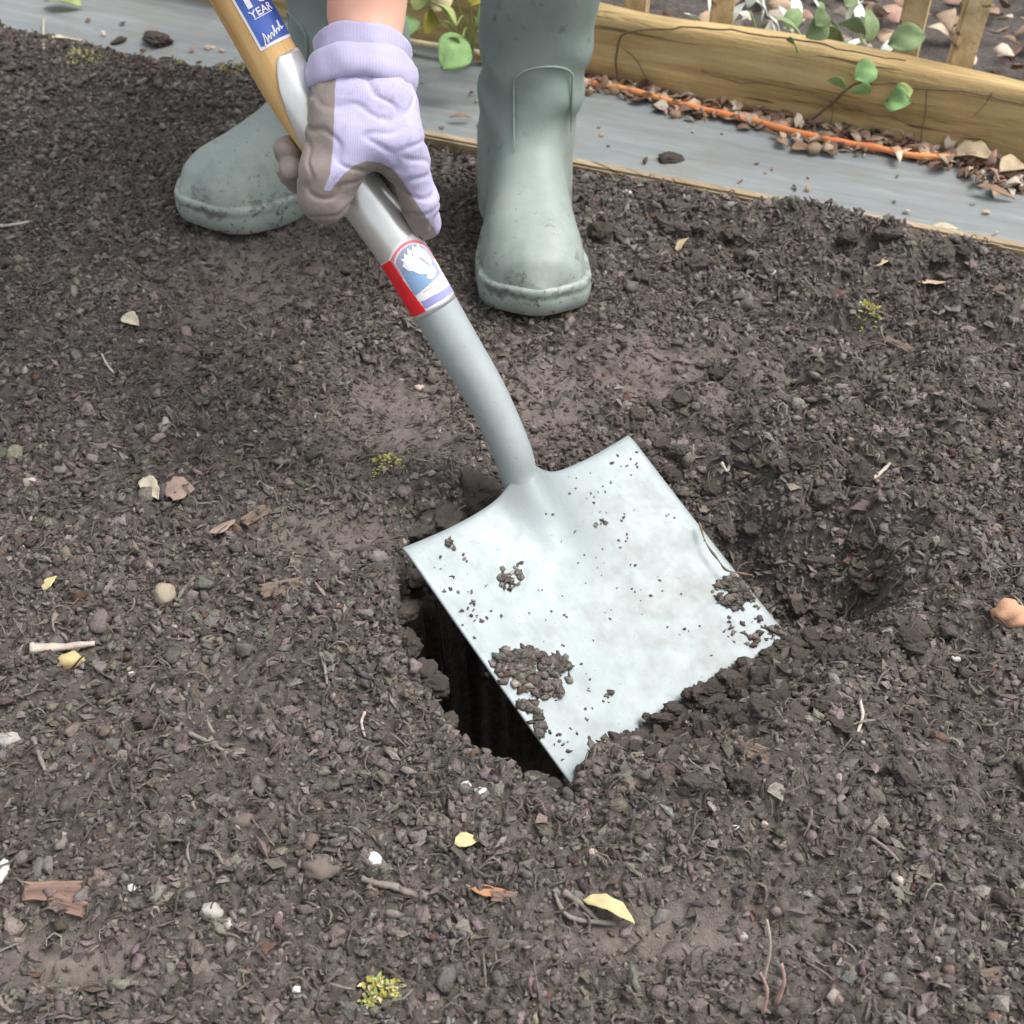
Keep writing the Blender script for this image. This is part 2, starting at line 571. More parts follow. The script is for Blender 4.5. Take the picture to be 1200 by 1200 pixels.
def crumb_field(n, smin_, smax_, shape, power=2.2, keep_tread=0.12, **kw):
    xy = visible_xy(n)
    x, y = xy.T
    tm = tread_mask(x, y); sd = poly_sd(x, y, pit_poly)
    clump = fbm(x, y, 8.0, 2)
    keep = (rng.random(n) > tm * (1 - keep_tread)) & (rng.random(n) < 0.75 + 0.6 * clump) & (sd > -0.004)
    a, b = blade_ab(x, y)
    keep &= ~((a > -0.004) & (a < BW + 0.004) & (b > -0.002) & (b < 0.225))
    x, y = x[keep], y[keep]
    s = smin_ + (smax_ - smin_) * rng.random(len(x)) ** power
    z = ground_z(x, y) + s * rng.uniform(-0.25, 0.45, len(x))
    V, F = scatter(np.stack([x, y, z], 1), s, shape, **kw)
    C = np.repeat(soil_tints(len(x)), len(shape[0]), 0)
    return V, F, C

parts = [crumb_field(36000, 0.0022, 0.0072, OCT, 1.6, 0.3, lumpy=0.42, aniso=(0.3, 0.85, 0.14, 0.38), flat=0.8),
         crumb_field(98000, 0.0011, 0.0038, OCT, 1.3, 0.18, lumpy=0.42, aniso=(0.4, 1.0, 0.35, 0.9), flat=1.3),
         crumb_field(17000, 0.0026, 0.0062, ICO1, 1.8, 0.08, lumpy=0.44, aniso=(0.35, 0.9, 0.25, 0.7), flat=1.0),
         crumb_field(5000, 0.0035, 0.0085, ICO2, 2.4, 0.06, lumpy=0.46, aniso=(0.4, 0.9, 0.3, 0.7))]
n_flat = len(parts[0][1])
Vs, Fs, Cs = [], [], []; o_ = 0
for V, F, C in parts:
    Vs.append(V); Fs.append(F + o_); Cs.append(C); o_ += len(V)
me = np_mesh('soil_crumbs', np.concatenate(Vs), np.concatenate(Fs))
sm = np.ones(len(me.polygons), bool); sm[:n_flat] = False
me.polygons.foreach_set('use_smooth', sm)
color_attr(me, np.concatenate(Cs))
tag(link('soil_crumbs', me, crumb_mat), 'loose crumbs of dark soil strewn over the bed', 'soil', None, 'stuff')

def fibres(n, lmin, lmax, rad, lift=0.0):
    Vs, Fs, Cs = [], [], []
    xy = visible_xy(n); k = 0
    sd = poly_sd(xy[:, 0], xy[:, 1], pit_poly)
    a, b = blade_ab(xy[:, 0], xy[:, 1])
    ok = (sd > 0.0) & ~((a > -0.01) & (a < BW + 0.01) & (b > -0.01) & (b < 0.24))
    xy = xy[ok]; n = len(xy)
    seg = 5
    L = lmin + (lmax - lmin) * rng.random(n) ** 2.5
    ang = rng.uniform(0, 2 * np.pi, n); curl = rng.normal(0, 0.55, n)
    p = np.zeros((n, seg, 3)); p[:, 0, :2] = xy
    for i in range(1, seg):
        ang = ang + curl
        p[:, i, 0] = p[:, i - 1, 0] + np.cos(ang) * L / (seg - 1)
        p[:, i, 1] = p[:, i - 1, 1] + np.sin(ang) * L / (seg - 1)
    arch = np.sin(np.linspace(0, np.pi, seg))[None] * (L * rng.uniform(0.0, 0.35, n))[:, None]
    p[:, :, 2] = ground_z(p[:, :, 0], p[:, :, 1]) + 0.0015 + arch + rng.uniform(0, 0.003, (n, 1))
    r = rad * rng.uniform(0.5, 1.4, n)
    t = np.gradient(p, axis=1); t /= np.linalg.norm(t, axis=2, keepdims=True) + 1e-9
    s = np.cross(t, np.array([0, 0, 1.0])); s /= np.linalg.norm(s, axis=2, keepdims=True) + 1e-9
    up = np.cross(s, t)
    tp = np.array([0.5, 1, 1, 0.9, 0.4])[None, :, None]
    ring = [p + (s * math.cos(q) + up * math.sin(q)) * r[:, None, None] * tp for q in (0.5, 2.6, 4.7)]
    V = np.stack(ring, 2).reshape(-1, 3)
    base_i = (np.arange(n) * seg * 3)[:, None, None]
    F = []
    for i in range(seg - 1):
        for q in range(3):
            q2 = (q + 1) % 3
            F.append((i * 3 + q, i * 3 + q2, i * 3 + 3 + q2, i * 3 + 3 + q))
    F = (np.array(F)[None] + base_i).reshape(-1, 4)
    t_ = rng.random(n)[:, None]
    C = np.array((0.06, 0.049, 0.042)) * (1 - t_) + np.array((0.22, 0.188, 0.165)) * t_
    pale = rng.random(n) < 0.05
    C[pale] = np.array((0.32, 0.28, 0.24))
    return V, F, np.repeat(C, seg * 3, 0)
V, F, C = fibres(14000, 0.004, 0.024, 0.0009)
me = np_mesh('root_fibres', V, F); color_attr(me, C)
tag(link('root_fibres', me, crumb_mat), 'fine dry root fibres and shreds mixed in the soil', 'fibres', None, 'stuff')

# ---------------------------------------------------------------- single lumps of soil
def lump_mesh(name, size, tint, shape=ICO3, seed=0, sq=(1, 0.8, 0.65), rough=0.36):
    V0, F0 = shape
    off = Vector((seed * 3.1, seed * 1.7, seed * 0.9))
    V = []
    for v in V0:
        vv = Vector(v)
        k = 1 + rough * mnoise.noise(vv * 1.3 + off) * 1.6 + rough * 0.8 * mnoise.noise(vv * 3.1 + off) + rough * 0.7 * abs(mnoise.noise(vv * 6.0 + off)) + rough * 0.35 * mnoise.noise(vv * 14.0 + off) + rough * 0.2 * mnoise.noise(vv * 29.0 + off)
        V.append([vv.x * k * size * sq[0], vv.y * k * size * sq[1], vv.z * k * size * sq[2]])
    me = np_mesh(name, V, F0)
    color_attr(me, np.tile(np.array(tint), (len(V), 1)))
    return me

ICO4 = ico(5)
lumps = [lump_mesh('soil_lump', 1.0, t, ICO4, i + 1, s, 0.32) for i, (t, s) in enumerate([
    ((0.165, 0.140, 0.124), (1, 0.8, 0.62)), ((0.19, 0.163, 0.146), (1, 0.62, 0.5)), ((0.135, 0.113, 0.099), (1, 0.9, 0.7)),
    ((0.205, 0.176, 0.158), (1, 0.7, 0.45)), ((0.175, 0.147, 0.129), (1, 0.5, 0.4))])]
def put_lump(p, s, k, label, group):
    o = link('soil_lump', lumps[k % 5], crumb_mat)
    o.location = p; o.scale = (s, s, s * random.uniform(0.8, 1.1))
    o.rotation_euler = (random.uniform(-0.4, 0.4), random.uniform(-0.4, 0.4), random.uniform(0, 6.28))
    tag(o, label, 'soil lump', group)

# heaped along the buried lower edge of the blade
line = [(676, 908), (700, 898), (722, 880), (742, 862), (762, 842), (785, 828), (806, 812), (828, 806), (850, 790), (874, 782), (900, 772), (918, 758)]
for i, (px, py) in enumerate(line):
    a, b = blade_px(px, py)
    for j in range(2):
        bb = b + 0.004 - 0.010 * j * random.random()
        s = random.uniform(0.006, 0.0115) if j == 0 else random.uniform(0.003, 0.006)
        put_lump(blade_pt(a + random.uniform(-0.006, 0.006), bb, s * 0.5), s, i + j, 'small lump of dark soil heaped against the lower edge of the shovel blade', 'soil lumps along the lower blade edge')
for i in range(120):                                      # loose slope between that edge and the ground
    t = random.random(); a = 0.02 + 0.26 * t; b = 0.234 + 0.11 * random.random() ** 1.6
    p = blade_pt(a, b); s = random.uniform(0.004, 0.010)
    put_lump((p[0], p[1], float(ground_z(p[0], p[1])) + s * 0.3), s, i, 'lump of dug soil on the loose slope in front of the blade', 'soil lumps in front of the blade')
for i in range(70):                                      # dug slope right of the blade and round the far rim
    p = blade_pt(0.262 + 0.15 * random.random() ** 1.4, random.uniform(-0.06, 0.26)); s = random.uniform(0.004, 0.011)
    put_lump((p[0], p[1], float(ground_z(p[0], p[1])) + s * 0.25), s, i, 'lump of dug soil on the hollow slope right of the blade', 'soil lumps in the hollow')
for i in range(36):
    px, py = random.uniform(700, 1190), random.uniform(215, 330)
    p = ground_at(px, py)
    if edge_q(p[0], p[1]) > -0.02: continue
    s = random.uniform(0.006, 0.015)
    put_lump((p[0], p[1], p[2] + s * 0.25), s, i, 'lump of turned soil near the far edge of the bed, right of the boots', 'soil lumps by the bed edge')
for i, (px, py, s) in enumerate([(505, 585, .015), (530, 560, .017), (560, 575, .016), (545, 540, .013), (575, 548, .014), (520, 606, .012), (495, 612, .012)]):
    p = G(px, py, 0.0)
    put_lump((p[0], p[1], -0.006), s * 1.25, i, 'flat cracked lump of soil on the far rim beside the shovel neck', 'soil lumps by the shovel neck')
for i, (px, py, s) in enumerate([(745, 490, .014), (790, 530, .016), (835, 575, .014), (870, 540, .017), (930, 600, .014), (880, 620, .013), (960, 660, .015), (1010, 560, .016), (1110, 560, .018), (1080, 640, .015), (1150, 480, .017), (1140, 650, .014), (1020, 690, .013), (1060, 905, .017), (985, 850, .016), (870, 915, .015), (1000, 480, .015)]):
    p = ground_at(px, py)
    s *= 0.72
    put_lump((p[0], p[1], p[2] + s * 0.1), s, i, 'large lump of turned soil on the rough ground right of the hole', 'large soil lumps right of the hole')

for i in range(70):                                      # crumbling walls of the hole
    k = random.uniform(0.4, len(rim) - 1.01); j = int(k); t = k - j
    r0_ = np.array(rim[j]) * (1 - t) + np.array(rim[j + 1]) * t
    c_ = np.mean(np.array(pit_poly), 0); d_ = (c_ - r0_) / np.linalg.norm(c_ - r0_)
    zz_ = -0.008 - 0.20 * random.random() ** 1.3
    q_ = r0_ + d_ * (0.004 + 0.045 * -zz_)
    put_lump((q_[0], q_[1], zz_), random.uniform(0.005, 0.014), i, 'lump of soil crumbling from the wall of the dark hole', 'soil lumps in the hole wall')

# ---------------------------------------------------------------- background: sheet, edging board, sleeper, stakes
n = NT('grey_sheet')
vec = n.mapping((1, 1, 1), (0, 0, -math.atan(EDGE_M)))
m2 = n.t.nodes.new('ShaderNodeMapping'); m2.inputs['Scale'].default_value = (5, 60, 5)
n.L(vec, m2.inputs['Vector'])
s1 = n.noise(1.0, 5, 0.65, m2.outputs[0]); s2 = n.noise(14, 4)
c = n.ramp(s1, [(0.3, (0.175, 0.193, 0.196)), (0.55, (0.225, 0.248, 0.252)), (0.75, (0.285, 0.312, 0.318))])
c = n.mix(n.ramp(s2, [(0.5, (0, 0, 0)), (0.72, (0.6, 0.6, 0.6))]), c, (0.20, 0.185, 0.165))
n.set(Base_Color=c, Roughness=n.ramp(s2, [(0.3, (0.38,) * 3), (0.7, (0.65,) * 3)]))
n.bump(n.math('ADD', s1, n.noise(60, 4)), 0.3, 0.003)
sheet_mat = n.m
SL = np.linspace(-2.2, 2.6, 240); SQ = np.linspace(0.022, 0.42, 50)
A, Q = np.meshgrid(SL, SQ, indexing='ij')
SX = A + edge_nrm[0] * Q; SY = EDGE_C + EDGE_M * A + edge_nrm[1] * Q
def sheet_local(A, Q): return -0.006 + 0.005 * fbm(A * 1.0, Q * 4 + 3, 3.0, 2) + 0.003 * fbm(A, Q, 16.0, 2)
SZ = sheet_local(A, Q)
def sheet_z(x, y):
    q = edge_q(np.array([float(x)]), np.array([float(y)]))
    return float(sheet_local(np.array([float(x)]) - edge_nrm[0] * q, q)[0])
m_, k_ = A.shape
ii = (np.arange(m_ - 1)[:, None] * k_ + np.arange(k_ - 1)[None, :]).ravel()
me = np_mesh('weed_sheet', np.stack([SX.ravel(), SY.ravel(), SZ.ravel()], 1), np.stack([ii, ii + k_, ii + k_ + 1, ii + 1], 1))
sheet = solid(link('weed_sheet', me, sheet_mat), 0.002)
tag(sheet, 'weathered grey plastic weed sheet laid along the far edge of the soil bed', 'sheet')

def wood_mat(name, lo, mid, hi, ang, rough=0.75, stretch=40):
    n = NT(name)
    v = n.mapping((1, 1, 1), (0, 0, ang))
    m = n.t.nodes.new('ShaderNodeMapping'); m.inputs['Scale'].default_value = (3, stretch, stretch)
    n.L(v, m.inputs['Vector'])
    a = n.noise(1.0, 6, 0.7, m.outputs[0], 0.4); b = n.noise(7, 3)
    c = n.ramp(a, [(0.28, lo), (0.5, mid), (0.72, hi)])
    c = n.mix(0.5, c, n.ramp(b, [(0.3, (0.7, 0.68, 0.62)), (0.7, (1.15, 1.12, 1.1))]), 'MULTIPLY')
    mc = n.t.nodes.new('ShaderNodeMapping'); mc.inputs['Scale'].default_value = (4, stretch * 1.6, stretch * 1.6); n.L(v, mc.inputs['Vector'])
    ck = n.ramp(n.noise(1.0, 3, 0.55, mc.outputs[0], 0.8), [(0.30, (1, 1, 1)), (0.36, (0, 0, 0))])
    c = n.mix(n.math('MULTIPLY', ck, 0.75), c, tuple(x * 0.35 for x in lo))
    n.set(Base_Color=c, Roughness=rough)
    n.bump(n.math('SUBTRACT', n.math('ADD', a, n.math('MULTIPLY', n.noise(90, 4), 0.5)), n.math('MULTIPLY', ck, 0.8)), 0.8, 0.004)
    return n.m
edging_mat = wood_mat('edging_wood', (0.20, 0.15, 0.09), (0.36, 0.28, 0.18), (0.50, 0.41, 0.28), -math.atan(EDGE_M))
sleeper_mat = wood_mat('sleeper_wood', (0.20, 0.13, 0.05), (0.50, 0.36, 0.16), (0.64, 0.50, 0.26), 0.0, stretch=45)
stake_mat = wood_mat('stake_wood', (0.36, 0.27, 0.15), (0.58, 0.45, 0.27), (0.72, 0.60, 0.40), R_(90), stretch=30)

# edging board, a thin lip between sheet and soil
me = box_mesh('edging_board', 4.6, 0.016, 0.07, 0.003)
o = link('edging_board', me, edging_mat)
c = edge_pt(0.2, 0.011, -0.026)
o.location = c; o.rotation_euler = (0, 0, math.atan(EDGE_M))
tag(o, 'thin tan timber edging board between the soil and the grey sheet', 'edging board')

# sleeper
SLP = -0.486; SA = math.atan(SLP)
def sleeper_pt(x, off=0.0, z=0.0):
    nrm = np.array([-SLP, 1, 0]) / math.hypot(1, SLP)
    return np.array([x, 1.757 + SLP * x, z]) + nrm * off
V = []; F = []
ns = 120; prof = []
hh, dd = 0.088, 0.055
for (cx, cz, a0) in [(0.010, hh - 0.010, 180), (dd - 0.012, hh - 0.012, 90), (dd - 0.006, -0.03, 0), (0.006, -0.03, 270)]:
    for k in range(5):
        a = R_(a0 - k * 22.5)
        r = 0.010 if cz > 0 else 0.006
        prof.append((cx + r * math.cos(a), cz + r * math.sin(a)))
_p = []
for i_, (a_, z_) in enumerate(prof):
    b_ = prof[(i_ + 1) % len(prof)]
    m_ = max(1, int(math.hypot(b_[0] - a_, b_[1] - z_) / 0.009))
    _p += [(a_ + (b_[0] - a_) * t_ / m_, z_ + (b_[1] - z_) * t_ / m_) for t_ in range(m_)]
prof = _p; np_ = len(prof)
for i in range(ns):
    x = -1.6 + 4.0 * i / (ns - 1)
    for (a, z) in prof:
        w = 0.006 * mnoise.noise(Vector((x * 5, a * 30, z * 30))) + 0.010 * mnoise.noise(Vector((x * 1.7, 3, 0)))
        V.append((x, a + w, z + (w * 0.8 if z > 0 else 0)))
for i in range(ns - 1):
    for k in range(np_):
        k2 = (k + 1) % np_
        F.append((i * np_ + k, (i + 1) * np_ + k, (i + 1) * np_ + k2, i * np_ + k2))
F.append(tuple(range(np_))); F.append(tuple((ns - 1) * np_ + k for k in range(np_))[::-1])
o = link('timber_sleeper', py_mesh('timber_sleeper', V, F), sleeper_mat)
o.location = (0, 1.757, -0.004); o.rotation_euler = (0, 0, SA)
tag(o, 'yellow-brown timber sleeper lying beyond the grey sheet', 'sleeper')

stake_words = ['pale wooden fence stake nearest to the right boot, behind the sleeper', 'pale wooden fence stake behind the sleeper, second from the boot',
               'pale wooden fence stake right of the white leaved plant', 'pale wooden fence stake farthest right behind the sleeper']
for i, (px, py, w, lean) in enumerate([(752, 18, 0.030, 0.02), (846, 20, 0.030, 0.0), (1072, 64, 0.030, 0.03), (1143, 84, 0.030, 0.06)]):
    # foot of the stake just behind the sleeper
    best = min((abs((600 + FOC * q[0] / depth_of(q)) - px), x) for x in np.linspace(-0.2, 0.9, 400) for q in [sleeper_pt(x, 0.085, 0.09)])
    q = sleeper_pt(best[1], 0.085, 0)
    me = box_mesh('fence_stake', w, 0.022, 0.72, 0.003)
    o = link('fence_stake', me, stake_mat)
    o.location = (q[0], q[1], 0.30); o.rotation_euler = (0, lean, SA + 0.25 * (i % 2))
    tag(o, stake_words[i], 'fence stake', 'fence stakes behind the sleeper')

# orange cord along the foot of the sleeper
def along(pts, sub=8):
    P_ = [np.array(p) for p in pts]; out = []
    for i in range(len(P_) - 1):
        p0 = P_[max(i - 1, 0)]; p1 = P_[i]; p2 = P_[i + 1]; p3 = P_[min(i + 2, len(P_) - 1)]
        for k in range(sub):
            t = k / sub
            out.append(0.5 * ((2 * p1) + (-p0 + p2) * t + (2 * p0 - 5 * p1 + 4 * p2 - p3) * t * t + (-p0 + 3 * p1 - 3 * p2 + p3) * t ** 3))
    out.append(P_[-1])
    return out
n = NT('orange_cord')
tw = n.noise(40, 3)
n.set(Base_Color=n.ramp(n.noise(4, 2), [(0.35, (0.80, 0.24, 0.08)), (0.6, (0.80, 0.38, 0.14))]), Roughness=0.6)
n.bump(n.noise(500, 2), 0.4, 0.001)
cord_px = [(560, 66, .003), (640, 84, .003), (700, 98, .003), (740, 106, .003), (790, 120, .003), (850, 134, .003), (905, 148, .003), (960, 162, .003), (1020, 172, .003), (1070, 182, .003), (1112, 186, .003)]
pts = along([G(*p) for p in cord_px])
pts = [np.array([p[0], p[1], max(p[2], sheet_z(p[0], p[1]) + 0.008)]) for p in pts]
V, F = tube(pts, [0.0042 + 0.0006 * math.sin(i * 1.3) for i in range(len(pts))], 8)
tag(link('orange_cord', py_mesh('orange_cord', V, F), n.m), 'bright orange cord stretched along the foot of the sleeper', 'cord')

# leaves --------------------------------------------------------------
def leaf_mats():
    d = {}
    def lm(name, c, rough=0.75, trans=0.0, vary=0.25):
        n = NT(name)
        f = n.noise(55, 4)
        lo = tuple(x * (1 - vary) for x in c); hi = tuple(min(x * (1 + vary), 0.9) for x in c)
        n.set(Base_Color=n.ramp(f, [(0.3, lo), (0.7, hi)]), Roughness=rough)
        n.b.inputs['Transmission Weight'].default_value = 0.0
        n.bump(n.noise(220, 3), 0.25, 0.001)
        return n.m
    d['green'] = lm('leaf_green', (0.22, 0.37, 0.14))
    d['lime'] = lm('leaf_lime', (0.30, 0.36, 0.12))
    d['dark'] = lm('leaf_dark_green', (0.19, 0.26, 0.12))
    d['yellow'] = lm('leaf_yellow', (0.52, 0.45, 0.24))
    d['olive'] = lm('leaf_olive', (0.33, 0.29, 0.05))
    d['tan'] = lm('leaf_tan', (0.48, 0.38, 0.25))
    d['cream'] = lm('leaf_cream', (0.47, 0.42, 0.32))
    d['brown'] = lm('leaf_brown', (0.25, 0.16, 0.10))
    d['rust'] = lm('leaf_rust', (0.38, 0.19, 0.10))
    d['pale'] = lm('leaf_white', (0.62, 0.66, 0.60))
    d['pinkbrown'] = lm('leaf_pink_brown', (0.28, 0.20, 0.165))
    return d
LM = leaf_mats()

def leaf_geo(L, W, curl=0.3, fold=0.25, tip=1.3, nseg=9, jag=0.0, seed=0, ncross=4):
    """leaf blade along +x, base at the origin"""
    rr = random.Random(seed)
    V = []; F = []
    nc = 2 * ncross + 1
    for i in range(nseg + 1):
        t = i / nseg
        w = W * 0.5 * (math.sin(math.pi * t ** (1 / tip)) ** 0.75 if 0 < t < 1 else 0.02)
        w *= 1 + jag * rr.uniform(-1, 1)
        bx = L * t; bz = L * curl * (math.sin(math.pi * t) * 0.35 + 0.15 * t * t)
        for j in range(nc):
            s = (j - ncross) / ncross
            V.append((bx, s * w, bz + abs(s) * w * fold + 0.03 * W * math.sin(9 * t + 4 * s + seed)))
    for i in range(nseg):
        for j in range(nc - 1):
            F.append((i * nc + j, (i + 1) * nc + j, (i + 1) * nc + j + 1, i * nc + j + 1))
    return V, F

def leaf_obj(name, L, W, mat, loc, rot, parent=None, **kw):
    V, F = leaf_geo(L, W, **kw)
    o = link(name, py_mesh(name, V, F), mat)
    solid(o, 0.0005)
    if parent is None:
        o.location = loc; o.rotation_euler = rot
    else:
        o.parent = parent
        o.location = Vector(loc) - parent.location; o.rotation_euler = rot
    return o

def stem_part(name, pts, r0, r1, mat, parent, sides=6):
    n_ = len(pts)
    V, F = tube(pts, [r0 + (r1 - r0) * i / (n_ - 1) for i in range(n_)], sides)
    o = link(name, py_mesh(name, V, F), mat)
    return attach(o, parent)

stem_dark = simple_mat('stem_dark', (0.15, 0.10, 0.06), 0.7, 0.3, 80)
stem_green = simple_mat('stem_green', (0.25, 0.30, 0.10), 0.6, 0.2, 80)
stem_pale = simple_mat('stem_pale', (0.55, 0.47, 0.30), 0.7, 0.25, 80)

# leafy plant between the legs
c = G(545, 60)
shrub = empty('leafy_plant', (float(c[0]) + 0.01, float(c[1]) - 0.03, 0.0))
tag(shrub, 'low plant with rounded bright green leaves between the two boots', 'plant')
root = np.array(shrub.location)
for (px, py, d, L, W, ang, tilt, m) in [
        (518, 82, 1.68, 0.056, 0.048, 60, -50, 'green'), (560, 32, 1.72, 0.045, 0.041, 20, -40, 'green'), (535, 30, 1.71, 0.047, 0.041, 150, -35, 'lime'),
        (497, 40, 1.71, 0.040, 0.021, 75, -60, 'olive'), (478, 42, 1.74, 0.038, 0.032, 100, -40, 'green'), (550, 8, 1.73, 0.047, 0.034, 40, -30, 'olive'),
        (520, -6, 1.73, 0.045, 0.037, 120, -30, 'green'), (484, 12, 1.74, 0.043, 0.030, 70, -45, 'lime'), (566, 60, 1.68, 0.034, 0.030, 60, -45, 'green'), (505, 12, 1.74, 0.034, 0.030, 10, -45, 'yellow'), (540, 55, 1.70, 0.031, 0.028, 200, -30, 'lime')]:
    p = P(px, py, d)
    leaf_obj('leaf', L, W, LM[m], p, (R_(tilt * -0.8), R_(-25), R_(ang)), shrub, seed=px, tip=1.0)
    mid = (root + p) / 2 + np.array([0, 0.01, 0.03])
    stem_part('stem', along([root, mid, p], 5), 0.0016, 0.0009, stem_green, shrub)
# pale dry stalk lying at the plant's foot
pts = along([G(468, 46, .01), G(500, 52, .012), G(530, 56, .012), G(572, 64, .01)], 5)
V, F = tube(pts, [0.0045] * len(pts), 6)
tag(link('dry_stalk', py_mesh('dry_stalk', V, F), stem_pale), 'pale dry stalk lying on the grey sheet by the gloved wrist', 'stalk')

# vine trailing over the sleeper
vine = empty('trailing_vine', tuple(sleeper_pt(0.17, -0.02, 0)))
tag(vine, 'thin dark brambly vine with a few green leaves trailing over the sleeper', 'vine')
def vp(px, py, d=None, off=0.004):
    """point on the sleeper's front face at a photo pixel"""
    r = VF + VR * (px - 600) / FOC + VU * (600 - py) / FOC
    nrm = np.array([-SLP, 1, 0]) / math.hypot(1, SLP)
    t = ((sleeper_pt(0, -off) - CAM) @ nrm) / (r @ nrm)
    return CAM + r * t
def vline(pxs, r0, r1, off=0.008):
    q = along([vp(a, b, off=off) for a, b in pxs], 6)
    q = [p + 0.0035 * np.array(mnoise.noise_vector(Vector(p * 45))[:]) + 0.006 * np.array(mnoise.noise_vector(Vector(p * 14))[:]) * np.array([1, 0.3, 1]) for p in q]
    stem_part('stem', q, r0 * 0.7, r1 * 0.7, stem_dark, vine)
vline([(722, 96), (722, 60), (735, 38), (800, 33), (870, 38), (930, 48), (1000, 62), (1060, 72)], 0.0024, 0.0012)
vline([(728, 52), (748, 70), (760, 96), (800, 112), (850, 122)], 0.0017, 0.0008)
vline([(820, 82), (880, 96), (950, 112), (1020, 132), (1090, 150), (1160, 160)], 0.0014, 0.0008)
vline([(948, 138), (975, 118), (1000, 102), (1040, 98), (1085, 104), (1140, 112), (1195, 124)], 0.0022, 0.0012)
vline([(1085, 104), (1084, 135), (1082, 165)], 0.0014, 0.001)
vline([(1165, 112), (1150, 130), (1142, 138)], 0.0010, 0.0006)
vline([(970, 118), (972, 135), (970, 148)], 0.0010, 0.0006)
for (px, py, L, W, ang, m) in [(1000, 92, .034, .03, 30, 'green'), (1038, 118, .036, .032, -50, 'green'), (1020, 110, .028, .026, 200, 'green'), (1044, 112, .026, .022, 0, 'lime'), (992, 105, .026, .022, 160, 'green'),
                               (945, 44, .036, .030, 40, 'dark'), (1040, 52, .044, .034, 0, 'dark'), (1015, 40, .034, .030, 170, 'dark'), (990, 8, .036, .030, 80, 'dark'), (935, 62, .026, .022, 120, 'dark'), (955, 30, .03, .026, 60, 'dark')]:
    leaf_obj('leaf', L, W, LM[m], vp(px, py, off=0.02), (R_(50), R_(-15), R_(ang)), vine, seed=px + py, tip=1.0)

# white-leaved plant behind the sleeper
wp = empty('silver_leaved_plant', tuple(sleeper_pt(0.30, 0.20, -0.03)))
tag(wp, 'silvery white leaved plant behind the sleeper, between the fence stakes', 'plant')
for i in range(46):
    x = random.uniform(0.20, 0.42)
    p = sleeper_pt(x, random.uniform(0.09, 0.26), random.uniform(-0.02, 0.055))
    leaf_obj('leaf', random.uniform(0.03, 0.055), random.uniform(0.014, 0.026), LM['pale' if i % 5 else 'dark'], p, (random.uniform(-0.6, 0.6), random.uniform(-1.3, -0.4), random.uniform(0, 6.28)), wp, seed=i)
for i in range(6):
    x = 0.2 + 0.045 * i
    stem_part('stem', along([sleeper_pt(x, 0.20, -0.03), sleeper_pt(x + 0.01, 0.19, 0.01), sleeper_pt(x, 0.18, 0.05)], 4), 0.003, 0.0015, stem_green, wp)

# pale paving slab at the far right behind the stakes
o = link('paving_slab', box_mesh('paving_slab', 0.40, 0.30, 0.04, 0.006), simple_mat('slab_stone', (0.50, 0.50, 0.50), 0.8, 0.15, 40))
o.location = tuple(sleeper_pt(0.86, 0.26, 0.02)); o.rotation_euler = (0, 0, SA + 0.1)
tag(o, 'pale grey paving slab behind the sleeper at the far right', 'slab')

# leaf litter: fallen leaves nobody could count
def litter(n_, fn, smin_, smax_, cols, zlift):
    Vs, Fs, Cs = [], [], []; k = 0
    base = [leaf_geo(1, w, curl=c, fold=f, nseg=4, ncross=1, jag=0.25, seed=s) for s, (w, c, f) in enumerate([(0.55, .4, .3), (0.7, -.3, .5), (0.4, .8, .2), (0.85, .3, -.4)])]
    for i in range(n_):
        V, F = base[i % 4]
        s = random.uniform(smin_, smax_)
        M = Matrix.Translation(Vector(fn()) + Vector((0, 0, zlift * random.random() + 0.002))) @ Matrix.Rotation(random.uniform(0, 6.28), 4, 'Z') @ Matrix.Rotation(random.gauss(0, 0.45), 4, 'X') @ Matrix.Rotation(random.gauss(0, 0.35), 4, 'Y') @ Matrix.Scale(s, 4)
        W = [M @ Vector(v) for v in V]
        Vs += [w[:] for w in W]; Fs += [tuple(q + k for q in f) for f in F]
        c = cols[random.randrange(len(cols))]; b = random.uniform(0.7, 1.25)
        Cs += [[c[0] * b, c[1] * b, c[2] * b]] * len(W); k += len(W)
    me = np_mesh('leaf_litter', Vs, Fs); color_attr(me, np.array(Cs))
    return me
n = NT('litter')
n.set(Base_Color=n.mix(0.6, n.attr('tint'), n.ramp(n.noise(120, 4), [(0.3, (0.65, 0.63, 0.6)), (0.7, (1.25, 1.2, 1.2))]), 'MULTIPLY'), Roughness=0.75)
litter_mat = n.m
LC = [(0.30, 0.20, 0.13), (0.40, 0.29, 0.20), (0.22, 0.14, 0.09), (0.50, 0.41, 0.31), (0.16, 0.10, 0.07), (0.38, 0.24, 0.19), (0.56, 0.49, 0.40)]
def front_strip():
    x = 0.08 + 0.95 * random.random() ** 0.8
    p = sleeper_pt(x, -(0.055 + 0.05 * mnoise.noise(Vector((x * 9, 0, 0)))) * random.random() ** (1.4 if x < 0.5 else 0.8) - 0.002, 0.0)
    p[2] = sheet_z(p[0], p[1]) - 0.001
    return p
o = solid(link('leaf_litter', litter(1000, front_strip, 0.007, 0.028, LC, 0.008), litter_mat), 0.0006)
tag(o, 'brown fallen leaves and chips drifted along the foot of the sleeper', 'leaf litter', None, 'stuff')
def on_sheet():
    p = edge_pt(random.uniform(-0.7, 0.75), random.uniform(0.03, 0.2)); p[2] = sheet_z(p[0], p[1]) - 0.001; return p
o = solid(link('leaf_litter', litter(70, on_sheet, 0.004, 0.013, LC, 0.001), litter_mat), 0.0006)
tag(o, 'small scattered bits of brown litter on the grey sheet', 'leaf litter', None, 'stuff')
def back_area():
    x = random.uniform(-0.9, 1.5); return sleeper_pt(x, random.uniform(0.10, 1.0), -0.03)
